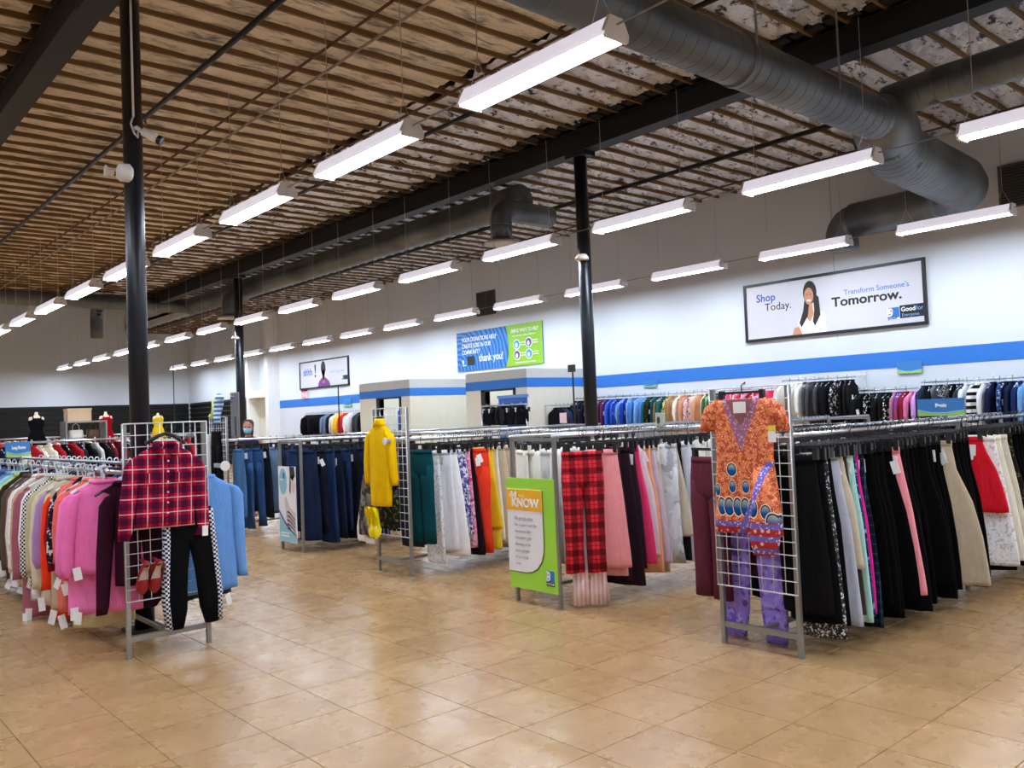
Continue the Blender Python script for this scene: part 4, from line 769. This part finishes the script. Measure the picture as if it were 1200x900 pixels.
aisle_sign('blue sign reading Pants standing on the nearest right rack', (7.5, R1Y, 1.37), .45, .36, .145, 'Pants')
# plaid shirt and leggings on the left grid
o = garment('shirt', gm(('shirt', 1), lambda: top(.56, .19, .20, .60, .032, .012, 'collar', 5, .058, -.06)), PLAID_SHIRT, 'red and navy plaid flannel shirt hung on the left wire grid', 'shirt', (2.05, 5.94, 1.48), .0, None)
o.rotation_euler = (0, .03, 0)
for s_ in (-1, 1): mk('chest_pocket', MB().prism([(s_ * .10 - .055, -.32), (s_ * .10 + .055, -.32), (s_ * .10 + .055, -.235), (s_ * .10, -.262), (s_ * .10 - .055, -.235)], 1, -.062, -.046), PLAID_SHIRT, o).rotation_euler = (0, .0, 0)
mk('button_placket', MB().box(-.014, .014, -.056, -.042, -.60, -.13), PLAID_SHIRT, o)
for k in range(6): mk('button', MB().lathe([(.006, -.059), (.006, -.054)], 8, 'z'), WHITEP, o, loc=(0, 0, -.17 - .07 * k)) if False else mk('button', MB().box(-.005, .005, -.06, -.056, -.005, .005), WHITEP, o, loc=(0, 0, -.17 - .07 * k))
mk('hanger', MB().tube([(-.13, 0, -.05), (-.05, -.01, .0), (0, 0, .015), (.05, -.01, .0), (.13, 0, -.05)], .014, 6).tube([(0, 0, .01), (0, 0, .05), (.015, .01, .075), (.0, .03, .08)], .004, 6), BLACKP, o)
mk('price_tag', MB().box(.245, .285, -.03, -.028, -.70, -.63), TAGP, o)
o = garment('leggings', gm(('leggings', 1), lambda: trousers(.16, .095, .80, True, .03, .006, 0, 21, -.02, 1.25)), fabric((12, 12, 14)), 'black leggings with checkered side stripes hung on the left wire grid', 'leggings', (2.20, 5.97, .98), .0, None); o.rotation_euler = (0, -.03, 0)
CHK = pattern('side_stripe_check', checks((30, 40, 74), (232, 236, 244), .030))
for s_ in (-1, 1):
    mk('side_stripe', MB().loft([(s_ * .150, -.03, .022, .033), (s_ * .158, -.22, .022, .040), (s_ * .172, -.42, .022, .037), (s_ * .186, -.62, .022, .035), (s_ * .172, -.815, .022, .035)], 10), CHK, o, True)
# heels
def heel(name, label, loc, mat, rz, tilt, inner, group=None):
    """pump hung toe down; built lying along +x (toe), z up"""
    o = thing(name, label, 'shoe', loc, rz); o.rotation_euler = tilt
    sole = [(-.115, .0), (-.10, .028), (-.04, .026), (.03, .036), (.08, .036), (.115, .018), (.125, 0)]
    pr = sole + [(a, -b) for a, b in sole[-2:0:-1]]
    zf = lambda a: .065 * max(0, min(1, (.03 - a) / .13)) ** 1.2
    m = MB(); n = len(pr); m.v = [(a, b, zf(a)) for a, b in pr] + [(a, b, zf(a) + .008) for a, b in pr]
    m.f = [tuple(range(n - 1, -1, -1)), tuple(range(n, 2 * n))] + [(i, (i + 1) % n, n + (i + 1) % n, n + i) for i in range(n)]
    mk('sole', m, inner, o)
    R = []
    for a, wd, hh in ((.02, .036, .030), (.05, .039, .042), (.08, .038, .036), (.108, .026, .026), (.126, .008, .012)):
        R.append([(a, wd * cos(pi * j / 8) * 1.08, zf(a) + hh * sin(pi * j / 8)) for j in range(9)])
    mk('toe_cap', MB().rings(R, False, False), mat, o, True)
    R = []
    for j in range(9):
        a_ = pi / 2 + pi * j / 8; px, py = -.06 + .058 * cos(a_), .033 * sin(a_)
        R.append([(px, py, zf(px)), (px * 1.0, py * 1.02, zf(px) + .055)])
    side = [[(.03, .04, .0), (.03, .04, .035)], [(-.02, .036, zf(-.02)), (-.02, .036, zf(-.02) + .04)]]
    mk('heel_counter', MB().rings(side + R + [[(p[0], -p[1], p[2]) for p in r] for r in side[::-1]], False, False), mat, o, True)
    mk('heel', MB().loft([(-.095, .066, .024, .022), (-.10, .03, .014, .013), (-.103, -.03, .010, .010)], 10), mat, o, True)
    return o
RED = plain('red_satin', (146, 10, 28), .35); SILV = plain('silver_insole', (212, 204, 200), .45); YEL = plain('yellow_patent', (246, 226, 20), .3)
heel('high_heel', 'left one of the two red shoes hooked on the left grid', (1.885, 5.965, .55), RED, 0, (0, pi / 2 + .12, -pi / 2), SILV)
heel('high_heel', 'right one of the two red shoes hooked on the left grid', (1.965, 5.965, .55), RED, 0, (0, pi / 2 + .12, -pi / 2), SILV)
heel('high_heel', 'left one of the two yellow shoes hung below the mustard dress', (4.575, R3Y + .185, .50), YEL, 0, (0, pi / 2 - .3, pi + .15), YEL).scale = (1.2, 1.2, 1.2)
heel('high_heel', 'right one of the two yellow shoes hung below the mustard dress', (4.575, R3Y + .10, .495), YEL, 0, (0, pi / 2 - .3, pi + .15), YEL).scale = (1.2, 1.2, 1.2)

# ================================================================ WALL RAIL along the right wall
def wall_rail(y0, y1, z, label):
    o = thing('hanging_rail', label, 'rail', (13.55, y0, z))
    mk('rail', MB().tube([(0, 0, -.016), (0, y1 - y0, -.016)], .014, 8), CHROME, o, True)
    for k in range(int((y1 - y0) / 1.2) + 1): mk('bracket', MB().box(0, .44, -.012, .012, -.03, .0).box(.42, .44, -.012, .012, -.3, .08), WHITEP, o, loc=(0, .05 + k * 1.2, 0))
wall_rail(3.6, 5.75, 1.78, 'chrome wall rail holding blue and striped tops at the right picture edge')
wall_rail(5.8, 6.75, 1.70, 'chrome wall rail holding black tops under the aisle sign')
wall_rail(6.8, 8.15, 1.94, 'raised chrome wall rail holding white, grey and black tops')
wall_rail(8.2, 13.3, 1.83, 'long chrome wall rail of colour sorted tops behind the middle racks')
wall_rail(20.6, 26.0, 1.84, 'far chrome wall rail of tops under the shhh sign')
runs = [(3.65, 4.35, 1.78, [(70, 120, 180), (110, 160, 210), (40, 60, 110), (150, 190, 220)], 'blue'), (4.35, 4.70, 1.78, [(30, 44, 90), (46, 84, 170), (24, 30, 60)], 'navy'), (4.80, 5.08, 1.78, [(20, 20, 26), (40, 40, 50), (210, 214, 220)], 'black and grey'), (5.08, 5.74, 1.78, [(26, 26, 32), (110, 116, 124), (40, 52, 70), (14, 14, 16)], 'charcoal'), (5.88, 6.74, 1.70, [(18, 18, 20), (28, 28, 32), (20, 20, 22), (50, 50, 54)], 'black'), (6.84, 7.42, 1.94, [(16, 16, 18), (24, 24, 26), (34, 34, 36)], 'jet black'), (7.42, 7.72, 1.94, [(70, 70, 72), (110, 110, 112), (50, 50, 52)], 'grey'), (7.72, 8.12, 1.94, [(236, 236, 232), (220, 214, 204), (240, 240, 240)], 'white'), (8.24, 9.4, 1.83, [(200, 30, 56), (230, 70, 110), (150, 24, 44), (240, 130, 160)], 'red and pink'), (9.4, 9.75, 1.83, [(60, 96, 60), (150, 190, 120), (40, 70, 56)], 'green'), (9.75, 10.35, 1.83, [(226, 206, 180), (240, 232, 220), (206, 150, 116), (220, 190, 170)], 'cream and peach'), (10.35, 10.75, 1.83, [(150, 110, 76), (190, 150, 110), (120, 96, 70)], 'tan'), (10.75, 11.15, 1.83, [(74, 92, 54), (50, 70, 50), (30, 90, 96)], 'olive'), (11.15, 11.75, 1.83, [(110, 160, 214), (150, 190, 226), (70, 120, 190)], 'light blue'), (11.75, 12.3, 1.83, [(34, 64, 170), (28, 40, 96), (50, 90, 200)], 'royal blue'), (12.3, 13.2, 1.83, [(20, 22, 34), (60, 30, 60), (96, 40, 80), (30, 34, 50)], 'dark')]
side = lambda yy: 'on the right wall rail'
for (a_, b_, z, cols, nm) in runs:
    yy = a_; k = 0
    while yy < b_:
        c = random.choice(cols); c = tuple(min(255, max(0, v + random.randint(-4, 4) * 0)) for v in c)
        m_ = fabric(c)
        if k % 5 == 3: m_ = {'blue': BLUE_PRINT, 'navy': BLUE_PRINT, 'black': DOTS, 'jet black': FLORAL_BW, 'charcoal': KNIT_GREY, 'red and pink': PINK_PRINT, 'dark': FLORAL_BW, 'cream and peach': FLORAL_PINK, 'olive': OLIVE_PRINT, 'tan': LEOPARD, 'white': LACE_WHITE}.get(nm, m_)
        if nm == 'black and grey' and k == 1: m_ = STRIPE_BW
        lab = 'black and white banded top among blue tops on the right wall rail' if m_ is STRIPE_BW else '%s top in the %s run on the right wall rail' % (nm, nm)
        garment('blouse', TP(k % 4, (.62, .7, .66)[k % 3], (.5, .56, 0)[k % 3], .2, .22), m_, lab, 'top', (13.5, yy, z), rnd(-.35, .35), 2 if k % 2 else 3, None if m_ is STRIPE_BW else nm + ' tops on the right wall rail', tags=1 if k % 3 == 0 else 0, tz=-.32, tx=-.2)
        yy += .085 if b_ < 9 else .10; k += 1
for yy, c, nm in ((5.77, (200, 150, 220), 'lilac'), (5.82, (214, 120, 160), 'pink'), (5.90, (130, 30, 50), 'burgundy'), (5.97, (160, 60, 90), 'raspberry'), (6.03, (70, 60, 190), 'violet blue'), (6.10, (170, 110, 130), 'dusty mauve')):
    garment('blouse', TP(1, .7, .56), fabric(c), '%s top at the end of the black run on the right wall' % nm, 'top', (13.42, yy, 1.70), rnd(-.2, .2), 3)
far_c = [((16, 16, 18), 'black'), ((22, 22, 24), 'black'), ((14, 14, 16), 'black'), ((20, 20, 22), 'black'), ((70, 74, 80), 'grey'), ((190, 192, 196), 'pale grey'), ((240, 240, 240), 'white'), ((214, 40, 50), 'red'), ((246, 200, 60), 'yellow'), ((224, 220, 210), 'cream'), ((30, 30, 34), 'dark'), ((120, 140, 170), 'slate blue'), ((18, 18, 20), 'black'), ((14, 14, 15), 'black'), ((24, 24, 26), 'black'), ((12, 12, 14), 'black'), ((20, 20, 22), 'black')]
for k, (c, nm) in enumerate(far_c):
    for q in range(2):
        yy = 21.0 + (k * 2 + q) * .14
        garment('blouse', TP(k % 4, .7, .56), fabric(c), '%s top on the far wall rail under the shhh sign' % nm, 'top', (13.45, yy, 1.84), rnd(-.3, .3), 2, nm + ' tops under the shhh sign')
for k in range(8): garment('blouse', TP(k % 4, .7, .56), fabric([(24, 26, 34), (60, 40, 60), (30, 60, 96)][k % 3]), 'dark top beside the second fitting room door block', 'top', (12.75 + k * .12, 13.1, 1.70), pi / 2 + rnd(-.3, .3), 2, 'dark tops at the fitting room corner')
wr2 = thing('hanging_rail', 'short chrome rail of dark tops in front of the nearer fitting room', 'rail', (12.6, 13.1, 1.70)); mk('rail', MB().tube([(0, 0, -.016), (1.2, 0, -.016)], .014, 8), CHROME, wr2, True); mk('bracket', MB().box(.1, .13, 0, .3, -.03, 0).box(1.1, 1.13, 0, .3, -.03, 0), WHITEP, wr2)

# ================================================================ BACKGROUND BITS
def sign_pole(label, x, y, ztop, plate):
    o = thing('sign_pole', label, 'pole', (x, y, 0)); mk('pole', MB().tube([(0, 0, .02), (0, 0, ztop)], .014, 8), BLACKP, o); mk('base', MB().lathe([(.14, 0), (.14, .02), (.02, .03)], 16), BLACKP, o)
    if plate: mk('plate', MB().box(-.01, .01, -.06, .10, ztop - .02, ztop + .10), BLACKP, o)
sign_pole('thin black pole with a small dark plate beside the middle column', 9.9, 9.75, 2.2, True)
sign_pole('thin black pole in front of the far clothes under the shhh sign', 9.2, 16.1, 2.3, False)
sign_pole('thin black pole far behind the plaid shirt grid', 8.9, 25.0, 3.35, False)
# return rack with blue panel by the fitting rooms
t = thing('return_rack', 'chrome return rack with a blue panel before the nearer fitting room', 'rack', (11.3, 12.9, 0), 0)
for px, py in ((0, -.45), (0, .95)): mk('post', MB().tube([(px, py, .06), (px, py, 1.72)], .016, 8), CHROME, t, True)
mk('top_rail', MB().tube([(0, -.45, 1.72), (0, .95, 1.72)], .016, 8), CHROME, t, True); mk('base_bar', MB().box(-.25, .25, -.47, -.43, .05, .09).box(-.25, .25, .93, .97, .05, .09).box(-.02, .02, -.45, .95, .05, .09), CHROME, t)
for px in (-.22, .22):
    for py in (-.45, .95): mk('caster', MB().lathe([(.0, -.012), (.03, -.012), (.03, .012), (0, .012)], 10, 'x', (px, py, .03)), BLACKP, t)
mk('blue_panel', MB().box(.05, .08, -.40, .45, 1.0, 1.86), plain('blue_panel', (38, 96, 176), .4), t); mk('panel_rim', MB().box(.03, .10, -.42, .47, 1.86, 1.92), plain('blue_rim', (92, 140, 204), .4), t)
for k in range(14): 
    o = put('hanger', HB[k % 3], None, (11.3, 12.52 + k * .09, 1.738 - .0), pi / 2 + rnd(-.4, .4)); tag(o, 'empty hanger on the return rack with the blue panel', 'hanger', 'empty hangers on the return rack')
for k in range(7): garment('blouse', TP(k % 4, .62, .5), fabric([(14, 14, 16), (40, 42, 48), (16, 18, 24)][k % 3]), 'dark garment on the return rack with the blue panel', 'top', (11.3, 12.62 + k * .17, 1.738), pi / 2 + rnd(-.3, .3), 2, 'dark garments on the return rack', scale=(.7, 1, .6))
# blue panel inside the farther fitting room doorway
tag(mk('blue_curtain', MB().loft([(0, 1.75, .40, .02), (0, 1.0, .41, .03), (0, .1, .42, .03)], 20, .02, 40), plain('curtain_blue', (44, 92, 170), .8), None, True, loc=(12.7, 18.72, 0), rz=pi / 2), 'blue curtain inside the farther fitting room doorway', 'curtain')
# far racks at left, behind the left rack
rack('far clothing rack with dark and bright clothes behind the left rack', 1.9, 14.2, 3.4, .5, 1.42, 0, 1.42, grid=False)
cl = [((20, 20, 24), 'black'), ((180, 30, 40), 'red'), ((230, 220, 200), 'cream'), ((40, 30, 44), 'aubergine'), ((110, 30, 40), 'wine'), ((236, 190, 170), 'peach'), ((30, 34, 44), 'dark navy'), ((200, 200, 196), 'pale grey')]
for k in range(30):
    c, nm = random.choice(cl); garment('blouse', TP(k % 4, .7, .5), fabric(c), '%s top on the far rack behind the left rack' % nm, 'top', (2.05 + k * .107, 13.95, 1.42), pi / 2 + rnd(.0, .5), 2 if k % 2 else 3, nm + ' tops on the far left rack')
rack('distant clothing rack before the black slatted wall', 2.2, 19.6, 4.5, .5, 1.46, 0, 1.46, grid=False)
for k in range(30):
    c, nm = random.choice(cl); garment('blouse', TP(k % 4, .7, .5), fabric(c), '%s top on the distant rack before the slatted wall' % nm, 'top', (2.3 + k * .145, 19.35, 1.46), pi / 2 + rnd(.0, .5), 2, nm + ' tops on the distant left rack')
def mannequin(label, x, y, z, mat, skirt=True, neckc=(226, 206, 180), s=1.0, waist=None):
    o = thing('mannequin', label, 'mannequin', (x, y, z)); o.scale = (s, s, s)
    nk = plain('mannequin_%d' % neckc[0], neckc, .5)
    mk('stand', MB().lathe([(.11, 0), (.11, .015), (.015, .03), (.015, .32)], 14), STEEL, o, True)
    mk('torso', MB().loft([(0, .86, .028, .03), (0, .80, .038, .04), (0, .765, .06, .05), (0, .74, .15, .07), (0, .68, .165, .09), (0, .58, .155, .095), (0, .42, .115, .075), (0, .30, .16, .10), (0, .24, .15, .09)], 18), nk, o, True)
    mk('dress', MB().loft([(0, .72, .125, .082), (0, .66, .172, .10), (0, .58, .165, .106), (0, .43, .125, .086), (0, .32, .168, .11), (0, .22, .19, .12), (0, .05 if skirt else .2, .21, .13)], 18, .012, 26), mat, o, True)
    for s_ in (-1, 1): mk('strap', MB().tube([(s_ * .075, -.09, .70), (s_ * .085, -.05, .77), (s_ * .08, .05, .755)], .014, 6), mat, o)
    return o
def plinth(label, x, y, h, wd=.5, mat=None):
    t = thing('display_table', label, 'table', (x, y, 0)); mk('top', MB().box(-wd / 2, wd / 2, -.25, .25, h - .03, h), mat or plain('table_white', (214, 210, 202), .5), t)
    for a_ in (-1, 1):
        for b_ in (-1, 1): mk('leg', MB().box(-.02, .02, -.02, .02, 0, h - .03), STEEL, t, loc=(a_ * (wd / 2 - .04), b_ * .2, 0))
plinth('small display table under the red dress mannequin', 4.95, 17.6, 1.28); mannequin('headless mannequin in a red dress far behind the left rack', 4.95, 17.6, 1.28, fabric((160, 10, 22)), s=.72)
plinth('small display table under the yellow mannequin', 4.25, 12.6, 1.38, .3); mannequin('small headless mannequin in a yellow outfit above the plaid shirt', 4.25, 12.6, 1.38, fabric((226, 190, 30)), s=.44)
plinth('small display table under the black mannequin at far left', 3.75, 17.6, 1.24); mannequin('headless mannequin in black with a pale scarf at far left', 3.75, 17.6, 1.24, fabric((16, 16, 20)), s=.8)
# display shelf with bags
t = thing('display_shelf', 'grey display shelf of bags left of the red dress mannequin', 'shelf', (4.45, 17.2, 0))
for z in (.5, 1.0, 1.36, 1.70): mk('shelf_board', MB().box(-.34, .34, -.2, .2, z, z + .03), plain('shelf_grey', (150, 146, 140), .5), t)
for a_ in (-.34, .34): mk('upright', MB().box(a_ - .015, a_ + .015, -.2, .2, 0, 1.73), STEEL, t)
def bag(label, x, y, z, wd, ht, mat):
    o = thing('handbag', label, 'bag', (x, y, z))
    mk('body', MB().loft([(0, ht, wd * .42, .05), (0, ht * .9, wd * .46, .07), (0, ht * .3, wd * .5, .09), (0, 0.002, wd * .47, .08)], 16), mat, o, True)
    mk('handle', MB().tube([(-wd * .22, 0, ht - .01), (-wd * .2, 0, ht + .08), (0, 0, ht + .12), (wd * .2, 0, ht + .08), (wd * .22, 0, ht - .01)], .009, 6), mat, o, True)
bag('white and grey handbag on the far display shelf', 4.3, 17.15, 1.39, .26, .18, plain('bag_white', (226, 222, 214), .5)); bag('brown handbag on the far display shelf', 4.6, 17.15, 1.39, .24, .18, plain('bag_brown', (84, 52, 34), .5)); bag('black handbag left on the lower far display shelf', 4.3, 17.15, 1.03, .28, .2, BLACKP); bag('tan handbag right on the lower far display shelf', 4.62, 17.15, 1.03, .26, .2, plain('bag_tan', (170, 130, 96), .5))
t = thing('storage_box', 'beige open carton on top of the far display shelf', 'box', (4.35, 17.2, 1.73)); mk('body', MB().box(-.2, .2, -.14, .14, 0, .22), plain('carton_beige', (214, 184, 152), .8), t); mk('lid', MB().box(-.21, .21, -.15, .15, .2, .235), MATS['carton_beige'], t)
# things on the farthest grid top
def sock(label, x, y, z, mat):
    tag(mk('sock', MB().tube([(0, 0, .26), (0, 0, .14), (0, .01, .06), (0, .05, .02), (0, .13, .012), (0, .17, .015)], [.035, .036, .04, .042, .036, .02], 12), mat, None, True, loc=(x, y, z)), label, 'sock')
sock('lime green sock form standing on the farthest grid', 4.83, R5Y + .10, 1.665, fabric((206, 222, 150)))
o = tag(mk('scarf', MB().tube([(0, -.10, .22), (0, -.05, .24), (0, .0, .16), (0, .03, .06), (-.02, .03, -.04), (-.03, .02, -.14)], [.03, .06, .07, .055, .05, .045], 12), pattern('blue_white_scarf', vstripes((70, 130, 190), (220, 232, 244), .06, .03, 'z')), None, True, loc=(4.80, R5Y - .14, 1.70)), 'blue and white striped scarf draped over the farthest grid top', 'scarf')
t = thing('mirror', 'small tilted mirror standing on the farthest grid rack', 'mirror', (4.98, R5Y - .27, 1.36), .5); mk('frame', MB().box(-.01, .01, -.07, .07, 0, .64), STEEL, t); mk('glass', MB().box(-.014, -.01, -.06, .06, .02, .62), plain('mirror_glass', (170, 172, 175), .1, .9), t)
t = thing('sign_holder', 'small grey picture card standing on the green sign rack', 'sign', (6.15, R2Y - .1, 1.36), -.4); mk('card', MB().box(-.004, .004, -.09, .09, 0, .13), plain('card_grey', (170, 176, 160), .6), t); mk('foot', MB().box(-.03, .03, -.02, .02, -.01, .004), STEEL, t); mk('print_spot', MB().prism(ell(.03, .06, .03, .035, 10), 0, -.006, -.004), INK, t)
t = thing('sign_holder', 'pink and white picture cards standing in front of the return rack', 'sign', (9.4, R4Y, 1.36), -.4); mk('card', MB().box(-.004, .004, -.14, .14, 0, .16), plain('card_pink', (226, 196, 200), .6), t); mk('foot', MB().box(-.03, .03, -.02, .02, -.01, .004), STEEL, t)

# ================================================================ PERSON behind the farthest jeans rack
px, py = 6.05, 13.6
def skin_mesh(name, verts, edges, rad, mat, parent, sub=2):
    me = bpy.data.meshes.new(name); me.from_pydata(verts, edges, []); o = put(name, me, parent); me.materials.append(mat)
    md = o.modifiers.new('skin', 'SKIN'); md.use_smooth_shade = True
    for i, r in enumerate(rad): me.skin_vertices[0].data[i].radius = (r, r) if not isinstance(r, tuple) else r; me.skin_vertices[0].data[i].use_root = (i == 0)
    sb = o.modifiers.new('sub', 'SUBSURF'); sb.levels = sb.render_levels = sub
    return o
pr_ = thing('person', 'person with dark hair and a pale blue face mask behind the jeans racks', 'person', (px, py, 0), -.6)
V_ = [(0, 0, .90), (0, 0, 1.08), (0, 0, 1.26), (0, .01, 1.33), (0, 0, 1.40), (.09, 0, .86), (.10, -.01, .48), (.10, .02, .09), (.10, -.10, .03), (-.09, 0, .86), (-.10, -.01, .48), (-.10, .02, .09), (-.10, -.10, .03), (.17, .01, 1.28), (.23, .02, 1.02), (.22, -.10, .82), (.22, -.15, .76), (-.17, .01, 1.28), (-.23, .02, 1.02), (-.22, -.10, .82), (-.22, -.15, .76)]
E_ = [(0, 1), (1, 2), (2, 3), (3, 4), (0, 5), (5, 6), (6, 7), (7, 8), (0, 9), (9, 10), (10, 11), (11, 12), (2, 13), (13, 14), (14, 15), (15, 16), (2, 17), (17, 18), (18, 19), (19, 20)]
Rr = [(.15, .10), (.13, .09), (.14, .09), .055, .05, .085, .06, .042, .04, .085, .06, .042, .04, .055, .042, .034, .03, .055, .042, .034, .03]
PSKIN = plain('skin_tone', (176, 120, 92), .6)
skin_mesh('body', V_, E_, Rr, PSKIN, pr_)
mk('head', MB().loft([(0, 1.60, .03, .04), (0, 1.585, .055, .07), (0, 1.54, .074, .092), (0, 1.49, .076, .094), (0, 1.44, .068, .086), (0, 1.40, .052, .07), (0, 1.37, .03, .045)], 18, 0), PSKIN, pr_, True)
mk('nose', MB().loft([(0, 1.50, .008, .01), (0, 1.465, .014, .016), (0, 1.45, .012, .01)], 8, y0=-.092), PSKIN, pr_, True)
for s_ in (-1, 1): mk('ear', MB().ball((s_ * .077, .01, 1.475), (.01, .022, .032)), PSKIN, pr_, True); mk('eye', MB().ball((s_ * .032, -.086, 1.497), (.013, .008, .008)), plain('eye_dark', (30, 22, 20), .2), pr_, True)
mk('hair', MB().loft([(0, 1.625, .03, .04), (0, 1.61, .065, .08), (0, 1.565, .088, .10), (0, 1.53, .088, .085), (0, 1.47, .086, .06), (0, 1.40, .08, .05), (0, 1.33, .07, .04)], 18, y0=.028), plain('hair_dark', (36, 24, 20), .6), pr_, True)
mk('face_mask', MB().loft([(0, 1.475, .062, .040), (0, 1.45, .066, .050), (0, 1.42, .06, .05), (0, 1.385, .04, .035)], 16, y0=-.06), plain('mask_blue', (130, 190, 216), .7), pr_, True)
mk('shirt', MB().loft([(0, 1.34, .07, .06), (0, 1.31, .16, .085), (0, 1.2, .19, .11), (0, 1.0, .165, .11), (0, .84, .185, .12)], 18, .006), fabric((40, 44, 60)), pr_, True)
mk('trousers', MB().loft([(0, .98, .16, .11), (0, .82, .185, .115), (0, .76, .18, .10)], 16).loft([(.095, .80, .09, .09), (.10, .45, .075, .075), (.10, .10, .07, .07)], 14).loft([(-.095, .80, .09, .09), (-.10, .45, .075, .075), (-.10, .10, .07, .07)], 14), fabric((30, 32, 40)), pr_, True)
